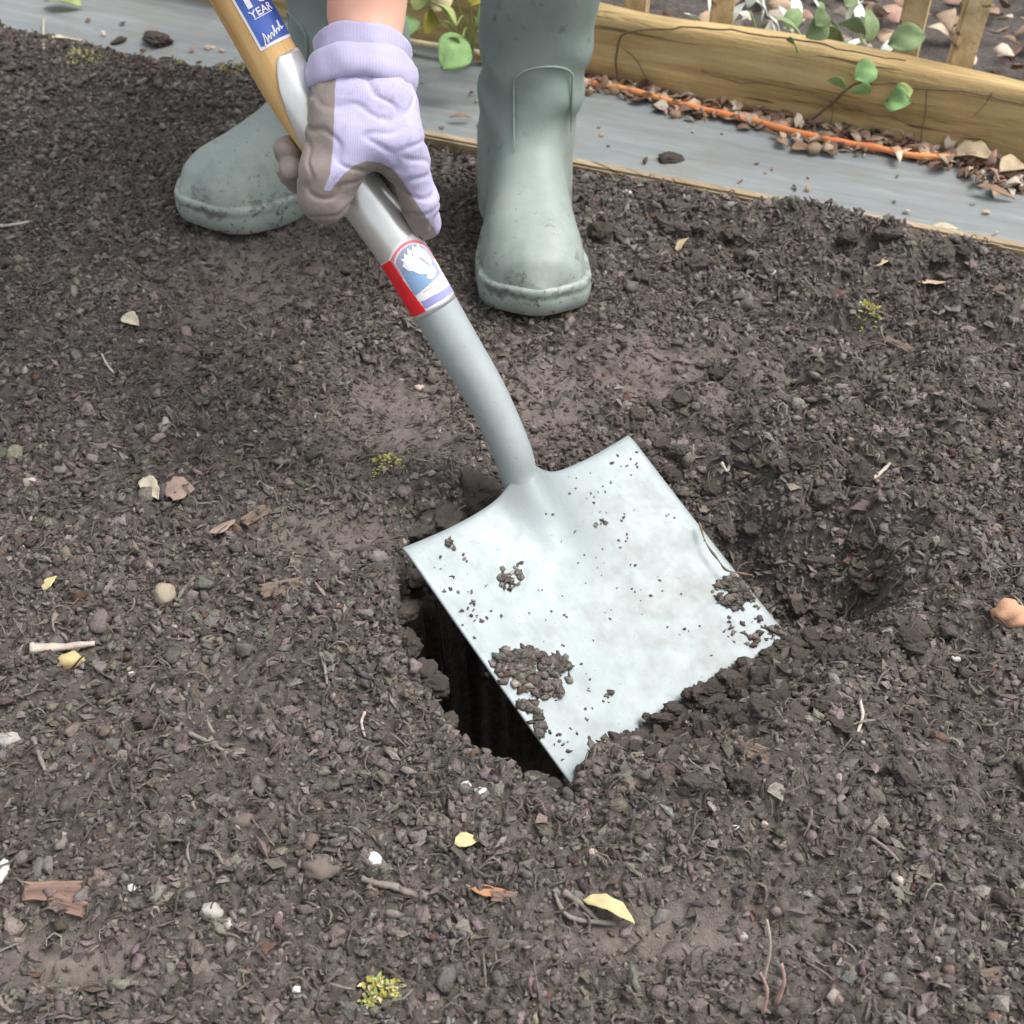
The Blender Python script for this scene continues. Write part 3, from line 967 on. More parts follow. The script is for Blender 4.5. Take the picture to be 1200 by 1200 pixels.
o = solid(link('leaf_litter', litter(1500, back_area, 0.02, 0.05, LC, 0.05), litter_mat), 0.0006)
tag(o, 'brown leaf litter covering the ground behind the sleeper', 'leaf litter', None, 'stuff')
# dark earth lumps on the sheet
n_sheet = [(787, 178, .010, 'small black lump of soil on the grey sheet right of the right boot'), (183, 40, .018, 'dark flaky clod of soil on the grey sheet behind the left boot'), (137, 40, .008, 'small dark curl of soil on the sheet near the top left')]
for i, (px, py, s, lab) in enumerate(n_sheet):
    p = G(px, py, 0.004); o = link('soil_lump', lumps[2], crumb_mat); o.location = (p[0], p[1], sheet_z(p[0], p[1]) + s * 0.25); o.scale = (s * 1.3, s, s * 0.6); o.rotation_euler = (0.2, 0.1, i * 2.0)
    tag(o, lab, 'soil lump')

# ---------------------------------------------------------------- shovel
def blade_material(name, base, metallic, rough, dusty=0.35):
    n = NT(name)
    f = n.noise(7, 5); g = n.noise(45, 6, 0.72); sp = n.noise(420, 2, 0.5)
    st = n.t.nodes.new('ShaderNodeMapping'); st.vector_type = 'TEXTURE'
    st.inputs['Rotation'].default_value = Vector(bu).to_track_quat('X', 'Z').to_euler(); st.inputs['Scale'].default_value = (0.16, 0.0035, 0.0035)
    n.L(n.tc.outputs['Object'], st.inputs['Vector'])
    scr = n.noise(1.0, 3, 0.6, st.outputs[0])
    c = n.mix(n.ramp(f, [(0.35, (0, 0, 0)), (0.7, (1, 1, 1))]), base, tuple(x * k for x, k in zip(base, (0.86, 0.86, 0.85))))
    c = n.mix(n.math('MULTIPLY', n.ramp(scr, [(0.55, (0, 0, 0)), (0.72, (1, 1, 1))]), 0.22), c, tuple(x * 0.62 for x in base))
    film = n.math('MULTIPLY', n.ramp(n.math('ADD', n.math('MULTIPLY', f, 0.5), n.math('MULTIPLY', g, 0.6)), [(0.55, (0, 0, 0)), (0.75, (1, 1, 1))]), dusty)
    c = n.mix(film, c, (0.24, 0.21, 0.18))
    c = n.mix(n.ramp(sp, [(0.68, (0, 0, 0)), (0.76, (0.7, 0.7, 0.7))]), c, (0.16, 0.14, 0.12))
    n.set(Base_Color=c, Metallic=metallic, Roughness=n.ramp(g, [(0.3, (rough - 0.08,) * 3), (0.7, (rough + 0.16,) * 3)]))
    n.bump(n.math('ADD', n.noise(18, 3), n.math('MULTIPLY', g, 0.3)), 0.25, 0.003)
    return n.m
blade_mat = blade_material('blade_paint', (0.290, 0.334, 0.346), 0.15, 0.45, 0.42)
neck_mat = blade_material('neck_paint', (0.40, 0.45, 0.46), 0.2, 0.38, 0.25)
n = NT('socket_steel')
br = n.noise(60, 3)
n.set(Base_Color=n.ramp(br, [(0.3, (0.68, 0.69, 0.66)), (0.7, (0.78, 0.79, 0.76))]), Metallic=0.6, Roughness=0.28)
n.bump(n.noise(300, 3), 0.06, 0.001)
steel_mat = n.m

raw = [P(-60, -520, 0.80), P(60, -330, 0.86), P(165, -165, 0.93), P(243, -62, 0.975), P(289, 14, 1.0), P(340, 105, 1.02), P(404, 200, 1.038), P(468, 291, 1.055), P(500, 344, 1.065),
       P(534, 402, 1.078), P(570, 463, 1.09), P(599, 526, 1.103), P(610, 562, 1.113), blade_pt(0.127, 0.020, -0.007), blade_pt(0.128, 0.045, -0.022)]
rad_k = [0.0185, 0.019, 0.0195, 0.020, 0.0203, 0.0203, 0.0193, 0.0183, 0.0180, 0.0174, 0.0163, 0.0152, 0.0146, 0.0125, 0.008]
path = np.array(along(raw, 14))
rads = np.interp(np.linspace(0, len(raw) - 1, len(path)), np.arange(len(raw)), rad_k)
arc = np.concatenate([[0], np.cumsum(np.linalg.norm(np.diff(path, axis=0), axis=1))])
def ax_at(s):
    p = np.array([np.interp(s, arc, path[:, k]) for k in range(3)])
    e = 0.004
    t = np.array([np.interp(s + e, arc, path[:, k]) - np.interp(s - e, arc, path[:, k]) for k in range(3)])
    t /= np.linalg.norm(t)
    c = CAM - p; c -= t * (c @ t); c /= np.linalg.norm(c)
    r = np.cross(c, t)
    if r @ VR < 0: r = -r
    return p, t, c, r, float(np.interp(s, arc, rads))
def cyl(s, phi, off=0.0):
    p, t, c, r, R = ax_at(s)
    return p + (R + off) * (c * math.cos(phi) + r * math.sin(phi))
path_px = np.array([[600 + FOC * ((p - CAM) @ VR) / depth_of(p), 600 - FOC * ((p - CAM) @ VU) / depth_of(p)] for p in path])
def s_at(px, py):
    d = np.hypot(path_px[:, 0] - px, path_px[:, 1] - py)
    return float(arc[np.argmin(d)])

shovel = empty('shovel', tuple(blade_pt(0.125, 0.27)))
tag(shovel, 'steel shovel with wooden handle and wide pale blade thrust into the soil', 'shovel')

# blade
NA, NB = 60, 70
V = []; F = []
def blade_off(a, b):
    ac = a / BW * 2 - 1
    dish = 0.005 * (ac * ac - 1) - 0.003 * math.sin(math.pi * min(1, b / BL))
    roll = 0.0 * max(0, abs(ac) - 0.86) / 0.14
    ridge = 0.0165 * math.exp(-((a - 0.126) / 0.022) ** 2) * min(1.0, max(0, 1 - b / 0.11)) ** 1.6
    sh = 0.007 * math.exp(-((a - 0.126) / 0.055) ** 2) * max(0, 1 - b / 0.12)
    lip = 0.006 * max(0, 1 - b / 0.012) ** 2 * (1 - math.exp(-((a - 0.128) / 0.03) ** 2))
    return dish + roll + ridge + sh - lip * 0.3
for i in range(NA + 1):
    a = BW * i / NA
    ac = abs(a / BW * 2 - 1)
    b0 = 0.0022 * math.sin(math.pi * min(1, max(0, (1 - ac) / 0.85))) ** 1.0 - 0.010 * math.exp(-((a - 0.128) / 0.019) ** 2)
    for j in range(NB + 1):
        b = b0 + (BL - b0) * j / NB
        V.append(blade_pt(a, b, blade_off(a, b)))
for i in range(NA):
    for j in range(NB):
        F.append((i * (NB + 1) + j, i * (NB + 1) + j + 1, (i + 1) * (NB + 1) + j + 1, (i + 1) * (NB + 1) + j))
o = attach(solid(link('blade', np_mesh('blade', V, F), blade_mat), 0.0024), shovel)
bv = o.modifiers.new('edge', 'BEVEL'); bv.width = 0.0006; bv.segments = 1; bv.limit_method = 'ANGLE'
tag(o, 'pale blue-grey steel blade specked with soil')

def tube_shell(name, s0, s1_fn, off, mat, nphi=64, ns=70, s_end=None, phi0=-math.pi, phi1=math.pi, closed=True):
    V = []; F = []
    cnt = nphi if closed else nphi + 1
    for k in range(cnt):
        phi = phi0 + (phi1 - phi0) * k / nphi
        top = s1_fn(phi)
        for j in range(ns + 1):
            V.append(cyl(top + (s0 - top) * j / ns, phi, off))
    for k in range(nphi):
        k2 = (k + 1) % cnt
        for j in range(ns):
            F.append((k * (ns + 1) + j, k * (ns + 1) + j + 1, k2 * (ns + 1) + j + 1, k2 * (ns + 1) + j))
    return np_mesh(name, V, F)

S_HIGH = s_at(327, 71); S_LOW = s_at(392, 190); S_LAB0 = s_at(472, 296); S_LAB1 = s_at(506, 356); S_END = float(arc[-1])
def notch(phi):
    d = abs((math.degrees(phi) + 100 + 180) % 360 - 180)
    k = np.interp(d, [0, 20, 40, 47, 63, 82, 104, 112, 180], [0.0, 0.02, 0.16, 0.30, 0.52, 0.78, 0.96, 1.0, 1.0])
    return S_LOW + (S_HIGH - S_LOW) * float(k)
o = attach(solid(link('socket', tube_shell('socket', S_LAB1 + 0.004, notch, 0.0012, steel_mat, 96, 60), steel_mat), 0.0012), shovel)
tag(o, 'polished steel socket gripped by the glove')
o = attach(link('neck', tube_shell('neck', S_END, lambda p: S_LAB1 + 0.003, 0.0010, neck_mat, 56, 70), neck_mat), shovel)
tag(o, 'bent pale grey neck joining the blade')
n = NT('handle_wood')
v = n.mapping((1, 1, 1), (0, 0, 0))
gr = n.t.nodes.new('ShaderNodeMapping'); _t = ax_at(S_HIGH)[1]
q = Vector(_t).to_track_quat('X', 'Z').to_euler()
gr.vector_type = 'TEXTURE'; gr.inputs['Rotation'].default_value = q; gr.inputs['Scale'].default_value = (0.25, 0.012, 0.012)
n.L(n.tc.outputs['Object'], gr.inputs['Vector'])
ga = n.noise(1.0, 5, 0.65, gr.outputs[0])
n.set(Base_Color=n.ramp(ga, [(0.3, (0.56, 0.32, 0.11)), (0.55, (0.72, 0.46, 0.19)), (0.75, (0.80, 0.57, 0.29))]), Roughness=0.42)
n.bump(ga, 0.15, 0.001)
o = attach(link('handle', tube_shell('handle', S_LOW + 0.03, lambda p: 0.0, -0.0002, n.m, 48, 60), n.m), shovel)
tag(o, 'varnished golden wooden handle')
# crosspiece grip at the handle's top end
p0, t0, c0, r0, R0 = ax_at(0.004)
V, F = tube(along([p0 - r0 * 0.065, p0 - r0 * 0.03 - t0 * 0.004, p0 - t0 * 0.006, p0 + r0 * 0.03 - t0 * 0.004, p0 + r0 * 0.065], 4), [0.014, 0.016, 0.0165, 0.017, 0.0172, 0.0175, 0.0175, 0.0178, 0.018, 0.0178, 0.0175, 0.0175, 0.0172, 0.017, 0.0165, 0.016, 0.014], 14)
attach(link('grip', py_mesh('grip', V, F), n.m), shovel)

# stickers: thin shells on the round shaft
def flat_mat(name, c, rough=0.4, vary=0.06):
    return simple_mat(name, c, rough, vary, 90, 0)
def decal(name, test, ph0, ph1, s0, s1, off, mat, parent, cell=0.00055):
    Rm = 0.019
    nu = int(abs(ph1 - ph0) * Rm / cell) + 1; nvv = int(abs(s1 - s0) / cell) + 1
    ids = {}; V = []; F = []
    fr = [ax_at(s0 + (s1 - s0) * j / nvv) for j in range(nvv + 1)]
    def vid(i, j):
        if (i, j) not in ids:
            p, t, c, r, R = fr[j]; ph = ph0 + (ph1 - ph0) * i / nu
            ids[(i, j)] = len(V); V.append(p + (R + off) * (c * math.cos(ph) + r * math.sin(ph)))
        return ids[(i, j)]
    for i in range(nu):
        for j in range(nvv):
            if test(math.degrees(ph0 + (ph1 - ph0) * (i + 0.5) / nu), (j + 0.5) / nvv):
                F.append((vid(i, j), vid(i, j + 1), vid(i + 1, j + 1), vid(i + 1, j)))
    o = link(name, np_mesh(name, V, F), mat)
    return o
def in_poly(x, y, pts):
    c = False; n_ = len(pts)
    for i in range(n_):
        ax, ay = pts[i]; bx, by = pts[(i + 1) % n_]
        if (ay > y) != (by > y) and x < (bx - ax) * (y - ay) / (by - ay) + ax: c = not c
    return c
m_red = flat_mat('sticker_red', (0.80, 0.022, 0.030)); m_white = flat_mat('sticker_white', (0.80, 0.80, 0.84)); m_blue = flat_mat('sticker_blue', (0.035, 0.085, 0.42))
m_slate = flat_mat('sticker_slate', (0.33, 0.36, 0.50)); m_vio = flat_mat('sticker_violet', (0.30, 0.31, 0.58)); m_pink = flat_mat('sticker_pink', (0.80, 0.20, 0.24)); m_sky = flat_mat('sticker_pale_blue', (0.22, 0.35, 0.55))
base_off = 0.0016
# v runs 0 (top) .. 1 (bottom)
lab = attach(decal('emblem_sticker', lambda p, v: (p < -18 - 20 * (v < 0.15) and v > 0.12) or (p >= -40 and v > max(0.0, 0.12 * (-p / 40))), R_(-125), R_(82), S_LAB0 - 0.008, S_LAB1, base_off, m_white, shovel), shovel)
tag(lab, 'red, white and blue sticker with a white emblem')
def sub(name, test, mat, k, parent=lab, s0=S_LAB0 - 0.008, s1=S_LAB1):
    o = decal(name, test, R_(-125), R_(84), s0, s1, base_off + 0.00025 * k, mat, parent)
    o.parent = parent; o.matrix_parent_inverse = Matrix.Translation(shovel.location).inverted()
    return o
def arch(p, v, grow=0.0):
    x = (p - 20) / (46 + grow * 60)
    top = 0.10 - grow * 0.35 + 0.16 * x * x + 0.05 * x
    return abs(x) < 1 and top < v < 0.70 + grow * 0.2 - 0.04 * x
sub('red_band', lambda p, v: p < -34 + 20 * max(0, v - 0.4) and v > 0.13, m_red, 1)
sub('arch_border', lambda p, v: arch(p, v, 0.16) and not arch(p, v, 0.06) and v < 0.45, m_pink, 1)
sub('arch_field', lambda p, v: arch(p, v), m_slate, 1)
sub('pale_field', lambda p, v: arch(p, v, -0.02) and p < 22 and v > 0.36 + 0.004 * (p + 20), m_sky, 2)
fig = [(-16, .30), (-8, .26), (-12, .20), (-3, .22), (2, .15), (7, .21), (14, .12), (20, .20), (27, .13), (32, .19), (42, .15), (44, .24), (52, .28), (54, .42), (46, .50), (50, .58), (40, .64), (28, .66), (18, .62), (24, .56), (8, .52), (0, .44), (-10, .40)]
sub('white_emblem', lambda p, v: in_poly(p, v, fig), m_white, 3)
sub('emblem_mark', lambda p, v: in_poly(p, v, [(24, .34), (30, .31), (40, .44), (44, .52), (36, .47)]) or in_poly(p, v, [(14, .22), (18, .21), (19, .26), (15, .27)]), m_slate, 4)
sub('violet_bar', lambda p, v: -22 < p < 80 and 0.86 < v - 0.0003 * p < 0.97, m_vio, 1)
sub('rule_line', lambda p, v: -5 < p < 76 and 0.745 < v < 0.765, m_slate, 1)

SB0 = s_at(240, -66); SB1 = s_at(315, 58)
blab = attach(decal('blue_sticker', lambda p, v: True, R_(-14), R_(86), SB0, SB1, 0.0003, m_white, shovel, 0.0012), shovel)
tag(blab, 'blue sticker edged in white with white lettering')
def subb(name, test, mat, k): 
    o = decal(name, test, R_(-14), R_(86), SB0, SB1, 0.0003 + 0.00025 * k, mat, blab, 0.0006)
    o.parent = blab; return o
n = NT('sticker_blue_field'); n.set(Base_Color=n.ramp(n.noise(30, 2), [(0.35, (0.03, 0.07, 0.33)), (0.65, (0.07, 0.15, 0.52))]), Roughness=0.35)
subb('blue_field', lambda p, v: p > -9 and v < 0.972 and p < 80, n.m, 1)
def text_on_shaft(name, body, size, phi_c, s_base, mat, bold=0.0, parent=None, off=0.0011):
    cu = bpy.data.curves.new(name, 'FONT'); cu.body = body; cu.size = size; cu.align_x = 'CENTER'; cu.resolution_u = 3; cu.offset = bold
    tmp = bpy.data.objects.new(name, cu); col.objects.link(tmp)
    dg = bpy.context.evaluated_depsgraph_get()
    me = bpy.data.meshes.new_from_object(tmp.evaluated_get(dg))
    bpy.data.objects.remove(tmp); bpy.data.curves.remove(cu)
    bm = bmesh.new(); bm.from_mesh(me)
    bmesh.ops.triangulate(bm, faces=bm.faces[:])
    for _ in range(2):
        bmesh.ops.subdivide_edges(bm, edges=[e for e in bm.edges if e.calc_length() > 0.0025], cuts=1)
        bmesh.ops.triangulate(bm, faces=bm.faces[:])
    for v in bm.verts:
        v.co = Vector(cyl(s_base - v.co.y, phi_c + v.co.x / 0.0203, off))
    bm.to_mesh(me); bm.free(); me.materials.clear(); me.materials.append(mat)
    o = bpy.data.objects.new(name, me); col.objects.link(o)
    o.parent = parent
    return o
s_txt = s_at(293, 24)
text_on_shaft('numeral_lettering', '10', 0.024, R_(28), s_txt - 0.010, m_white, 0.0008, blab)
text_on_shaft('word_lettering', 'YEAR', 0.0085, R_(30), s_txt - 0.0015, m_white, 0.0001, blab)
subb('rule_line', lambda p, v: 6 < p < 54 and abs(v - (SB1 - 0.0225 - SB0) / (SB1 - SB0)) < 0.004, m_white, 2)
# handwritten flourish
hand = [(-4, 0.0), (1, 0.5), (3, 0.95), (6, 0.5), (5, 0.1), (9, 0.35), (12, 0.6), (14, 0.2), (18, 0.5), (22, 0.55), (22, 0.2), (27, 0.45), (31, 1.0), (31, 0.25), (35, 0.5), (40, 0.55), (41, 0.25), (46, 0.6), (50, 1.05), (50, 0.3), (55, 0.4), (60, 0.35)]
hp = [cyl(s_txt + 0.0165 - 0.0095 * b + 0.004 * (1 - a / 60), R_(4 + a * 0.95), 0.0010) for a, b in hand]
hp = along(hp, 4)
V, F = tube(hp, [0.00055] * len(hp), 5)
o = link('script_lettering', py_mesh('script_lettering', V, F), m_white); o.parent = blab
for ch in list(lab.children) + list(blab.children):
    ch.matrix_parent_inverse = Matrix.Identity(4)

# ---------------------------------------------------------------- soil stuck to the blade
def blade_crumbs(spots):
    Pn, Sz = [], []
    for px, py, rx, ry, cnt, s0, s1 in spots:
        for _ in range(cnt):
            while True:
                dx, dy = random.uniform(-1, 1), random.uniform(-1, 1)
                if dx * dx + dy * dy < 1: break
            x, y = px + dx * rx, py + dy * ry
            if mnoise.noise(Vector((x * 0.07, y * 0.07, 1.0))) < -0.22: continue
            a, b = blade_px(x, y)
            if not (0.003 < a < BW - 0.003 and 0.006 < b < 0.26): continue
            s = random.uniform(s0, s1)
            Pn.append(blade_pt(a, b, blade_off(a, b) + s * 0.25)); Sz.append(s)
    V, F = scatter(np.array(Pn), np.array(Sz), ICO1, aniso=(0.3, 1, 0.15, 0.5), flat=0.35, lumpy=0.45)
    me = np_mesh('clinging_soil', V, F)
    color_attr(me, np.repeat(soil_tints(len(Pn)) * 0.95, 12, 0))
    return me
spots = [(540, 700, 45, 60, 55, .0008, .0024), (600, 674, 14, 14, 40, .0014, .0040), (612, 664, 9, 7, 16, .0014, .0034), (530, 636, 8, 6, 14, .0012, .003), (562, 708, 16, 14, 14, .001, .0022), (690, 600, 60, 50, 36, .0007, .0020), (705, 610, 8, 6, 10, .001, .003),
         (780, 605, 14, 6, 8, .0008, .0018), (730, 545, 30, 22, 16, .0008, .002), (720, 690, 60, 60, 26, .0006, .0016), (800, 720, 70, 60, 22, .0006, .0018), (715, 810, 7, 6, 8, .001, .0028),
         (700, 830, 60, 60, 20, .0006, .0016), (880, 720, 34, 34, 60, .0012, .0040), (905, 745, 22, 16, 60, .0015, .0045), (650, 880, 22, 26, 24, .001, .003), (640, 740, 60, 60, 24, .0006, .0016), (845, 620, 20, 30, 10, .0006, .0015), (625, 862, 10, 22, 30, .001, .003)]
me = blade_crumbs(spots)
tag(link('clinging_soil', me, crumb_mat), 'specks and crumbs of dark soil scattered over the pale blade', 'soil', None, 'stuff')
def patch(spots, label):
    me = blade_crumbs(spots)
    tag(link('soil_patch', me, crumb_mat), label, 'soil patch')
patch([(600, 778, 24, 20, 190, .002, .0055), (628, 785, 30, 24, 260, .002, .0055), (655, 788, 18, 26, 150, .002, .005), (622, 765, 12, 14, 60, .002, .004), (640, 806, 8, 10, 30, .002, .004)], 'large ragged patch of brown soil stuck near the left edge of the blade')
patch([(614, 832, 18, 14, 120, .002, .0048), (626, 848, 14, 16, 110, .002, .0048)], 'smaller grey soil patch on the blade edge just above the black hole')
patch([(858, 690, 18, 16, 150, .002, .005), (872, 700, 12, 12, 60, .002, .004)], 'soil patch with a root beside the right edge of the blade')
pts = along([blade_pt(*blade_px(x, y), 0.006) for x, y in [(816, 616), (824, 640), (838, 660), (848, 672), (866, 676), (878, 678)]], 5)
V, F = tube(pts, [0.0009 + 0.0004 * math.sin(i) for i in range(len(pts))], 6)
tag(link('root_twig', py_mesh('root_twig', V, F), stem_dark), 'thin dark root lying on the right side of the blade', 'root')

# ---------------------------------------------------------------- the person: body, boots, glove
# boot frame: x across, y towards the toe, z up, origin under the heel
def boot_w(y):
    w = np.interp(y, [0.0, 0.03, 0.08, 0.125, 0.17, 0.215, 0.25, 0.275, 0.292], [0.034, 0.041, 0.041, 0.042, 0.050, 0.0565, 0.0555, 0.047, 0.030])
    cap = np.sqrt(np.clip(1 - np.clip((0.03 - y) / 0.034, 0, 1) ** 2, 0.001, 1)) * np.sqrt(np.clip(1 - np.clip((y - 0.262) / 0.036, 0, 1) ** 2, 0.001, 1))
    return w * cap
def boot_shift(y): return np.interp(y, [0, 0.1, 0.2, 0.29], [0.0, 0.0, -0.002, -0.008])
def boot_top(y): return np.interp(y, [0.0, 0.05, 0.10, 0.14, 0.18, 0.22, 0.255, 0.28, 0.295], [0.12, 0.14, 0.14, 0.125, 0.096, 0.078, 0.068, 0.054, 0.034])
def boot_fn(X, Y, Z):
    w = boot_w(Y) - 0.0015; t = boot_top(Y)
    xs = (X - boot_shift(Y)) / np.maximum(w, 0.004)
    zs = np.clip(Z - 0.012, 0, None) / t
    f = ((np.abs(xs) ** 2.7 + zs ** 2.4) ** (1 / 2.55) - 1) * np.minimum(np.maximum(w, 0.01), t)
    f = np.maximum(f, np.maximum(-Y - 0.003, Y - 0.2965))
    # shaft: elliptical cone with creases at the ankle
    k = np.clip((Z - 0.08) / 0.32, 0, 1)
    cx = -0.030 * k; cy = 0.070 + 0.012 * k
    rx = 0.048 + 0.025 * k; ry = 0.053 + 0.016 * k
    crease = (0.0034 * np.sin(Z * 105 + 16 * Y + 2.0 * np.sin(X * 60)) * np.exp(-((Z - 0.155) / 0.05) ** 2) + 0.0024 * np.sin(Z * 44 + 34 * X) * np.exp(-((Z - 0.25) / 0.08) ** 2)) * (0.35 + 0.65 * np.clip(np.abs(X) / 0.04, 0, 1))
    g = (np.sqrt(((X - cx) / rx) ** 2 + ((Y - cy) / ry) ** 2) - 1) * rx + crease
    g = np.maximum(g, Z - 0.385)
    g = np.maximum(g, 0.02 - Z)
    f = smin(f, g, 0.035)
    f = np.maximum(f, 0.012 - Z)
    return f
V, F = surface_nets(boot_fn, (-0.08, -0.015, 0.0), (0.08, 0.31, 0.395), 0.0028)
# light smoothing
def relax(V, F, it=2, lam=0.5):
    E = np.concatenate([F[:, [0, 1]], F[:, [1, 2]], F[:, [2, 3]], F[:, [3, 0]]])
    for _ in range(it):
        acc = np.zeros_like(V); cnt = np.zeros(len(V))
        for a, b in ((0, 1), (1, 0)):
            np.add.at(acc, E[:, a], V[E[:, b]]); np.add.at(cnt, E[:, a], 1)
        V = V + lam * (acc / cnt[:, None] - V)
    return V
V = relax(V, F, 3)
boot_upper_me = np_mesh('boot_upper', V, F)
# moulded bead: an arch on the shin
bead = []
for k in range(41):
    t = -1 + 2 * k / 40
    x = -0.016 + 0.030 * math.copysign(min(1, abs(t) / 0.45), t) if abs(t) > 0.45 else -0.016 + 0.030 * math.sin(t / 0.45 * math.pi / 2)
    z = 0.122 + 0.060 * (1 - (abs(t) - 0.45) / 0.55) if abs(t) > 0.45 else 0.182 + 0.018 * math.cos(t / 0.45 * math.pi / 2)
    near = V[(np.abs(V[:, 0] - x) < 0.004) & (np.abs(V[:, 2] - z) < 0.004)]
    bead.append((x, float(near[:, 1].max()) if len(near) else 0.12, z))
bead = np.array(bead); bead[:, 1] = np.convolve(np.pad(bead[:, 1], 2, 'edge'), np.ones(5) / 5, 'valid')
_v, _f = tube([tuple(b) for b in bead], [0.0013 * min(1.0, 0.25 + 0.15 * min(i, len(bead) - 1 - i)) for i in range(len(bead))], 8)
boot_bead_me = py_mesh('boot_bead', _v, _f)
def sole_mesh():
    V = []; F = []
    ys = np.concatenate([np.linspace(-0.002, 0.03, 10), np.linspace(0.045, 0.24, 16), np.linspace(0.25, 0.2975, 14)])
    loop = [(boot_w(y) + 0.0008 + boot_shift(y) * 0, y) for y in ys]
    outl = [(w, y) for w, y in loop] + [(-w, y) for w, y in loop[::-1]]
    outl = [(x + float(boot_shift(y)), y) for x, y in outl]
    cxy = (0.0, 0.14)
    lev = [(0.000, -0.004), (0.003, 0.0), (0.012, 0.0022), (0.020, 0.0026), (0.0225, 0.0012), (0.0250, 0.0024), (0.0300, 0.0022), (0.0325, 0.0)]
    m = len(outl)
    for z, g in lev:
        for x, y in outl:
            d = Vector((x, y - 0.14)); L = d.length
            k = (L + g) / L
            toe = 0.010 * max(0, (y - 0.2) / 0.09) ** 2
            V.append((x * k, 0.14 + (y - 0.14) * k, z + toe))
    for i in range(len(lev) - 1):
        for k in range(m):
            k2 = (k + 1) % m
            F.append((i * m + k, i * m + k2, (i + 1) * m + k2, (i + 1) * m + k))
    F.append(tuple(range(m))[::-1]); F.append(tuple((len(lev) - 1) * m + k for k in range(m)))
    return py_mesh('boot_sole', V, F)
boot_sole_me = sole_mesh()
n = NT('boot_rubber')
zz = n.sep()[2]
f1 = n.noise(14, 4); f2 = n.noise(120, 5, 0.7); f3 = n.noise(38, 4, 0.6)
c = n.ramp(f1, [(0.3, (0.18, 0.235, 0.215)), (0.7, (0.26, 0.325, 0.30))])
# dried pale dust on the foot, mud speckle along the sole
dst = n.math('MULTIPLY', n.math('MULTIPLY_ADD', zz, -11.0, 1.6, True), n.ramp(n.noise(22, 6, 0.7), [(0.35, (0.05, 0.05, 0.05)), (0.65, (0.6, 0.6, 0.6))]))
c = n.mix(dst, c, (0.45, 0.485, 0.44))
low = n.math('MULTIPLY_ADD', zz, -9.0, 1.05, True)
mud = n.math('GREATER_THAN', n.math('ADD', f2, n.math('MULTIPLY', low, 0.115)), 0.705)
c = n.mix(n.math('MULTIPLY', n.ramp(f3, [(0.5, (0, 0, 0)), (0.75, (1, 1, 1))]), 0.35), c, (0.30, 0.29, 0.26))
band = n.math('SUBTRACT', 1.0, n.math('MULTIPLY', n.math('ABSOLUTE', n.math('SUBTRACT', zz, 0.034)), 70.0), 0, True)
smear = n.math('MULTIPLY', n.math('ADD', n.math('SUBTRACT', n.noise(45, 6, 0.75), 0.60), n.math('MULTIPLY', band, 0.16)), 14.0, 0, True)
c = n.mix(n.math('MULTIPLY', smear, 0.65), c, (0.10, 0.095, 0.082))
c = n.mix(n.math('MULTIPLY', mud, 0.85), c, (0.075, 0.068, 0.058))
n.set(Base_Color=c, Roughness=n.ramp(f1, [(0.3, (0.42,) * 3), (0.7, (0.58,) * 3)]))
n.bump(n.math('ADD', n.noise(60, 3), n.math('MULTIPLY', mud, 0.4)), 0.15, 0.0015)
boot_mat = n.m
boot_upper_me.materials.append(boot_mat); boot_sole_me.materials.append(boot_mat); boot_bead_me.materials.append(boot_mat)

def boot_frame(toe, heading, mirror):
    """object matrix so that the toe tip stands at `toe`, pointing along heading"""
    hd = Vector((heading[0], heading[1], 0)).normalized()
    xa = hd.cross(Vector((0, 0, 1)))
    M = Matrix(((xa.x, hd.x, 0, 0), (xa.y, hd.y, 0, 0), (0, 0, 1, 0), (0, 0, 0, 1)))
    loc = Vector(toe) - hd * 0.295
    M.translation = loc
    return M @ Matrix.Diagonal((-1 if mirror else 1, 1, 1, 1))
z_r = 0.0
toeR = G(622, 377, 0.004); toeL = G(222, 258, 0.006)
MR = boot_frame((toeR[0], toeR[1], -0.002), (0.02, -1), False)
ML = boot_frame((toeL[0] + 0.002, toeL[1] - 0.012, -0.002), (-0.80, -0.60), True)

person = empty('person', (-0.12, 1.40, 0.0))
tag(person, 'person in sage green rubber boots and lavender gardening glove bending over the shovel', 'person')
PINV = Matrix.Translation(person.location).inverted()
for M, lab_ in ((MR, 'sage green rubber boot, toe towards the camera'), (ML, 'sage green rubber boot turned sideways behind the handle')):
    b = link('boot', boot_upper_me); b.parent = person; b.matrix_parent_inverse = PINV; b.matrix_world = M
    b.matrix_basis = M
    tag(b, lab_)
    s = link('sole', boot_sole_me); s.parent = b
    s = link('shin_bead', boot_bead_me); s.parent = b

# glove ----------------------------------------------------------------
hs = s_at(404, 200)
DH = 1.035
def HP(px, py, dz): return P(px, py, DH + dz)
wrist = HP(428, 60, -0.020)
chains = [  # (points with radius), all in place round the shaft
    # back of the hand / palm slab in front of the shaft
    [(412, 96, -0.020, .024), (405, 125, -0.032, .022), (408, 160, -0.038, .020)],
    [(428, 94, -0.020, .025), (430, 125, -0.034, .022), (432, 162, -0.040, .019)],
    [(446, 96, -0.020, .024), (455, 125, -0.029, .022), (462, 165, -0.031, .020)],
    # thumb, down the left of the shaft
    [(398, 112, -0.026, .020), (392, 160, -0.032, .0205), (384, 205, -0.034, .0215), (380, 232, -0.030, .0205)],
    # web towards the thumb
    [(402, 160, -0.038, .019), (400, 195, -0.040, .016)],
    # index finger, down the right of the shaft and under it
    [(462, 160, -0.030, .0185), (478, 195, -0.020, .0165), (492, 238, -0.004, .0145), (496, 260, 0.010, .0135)],
]
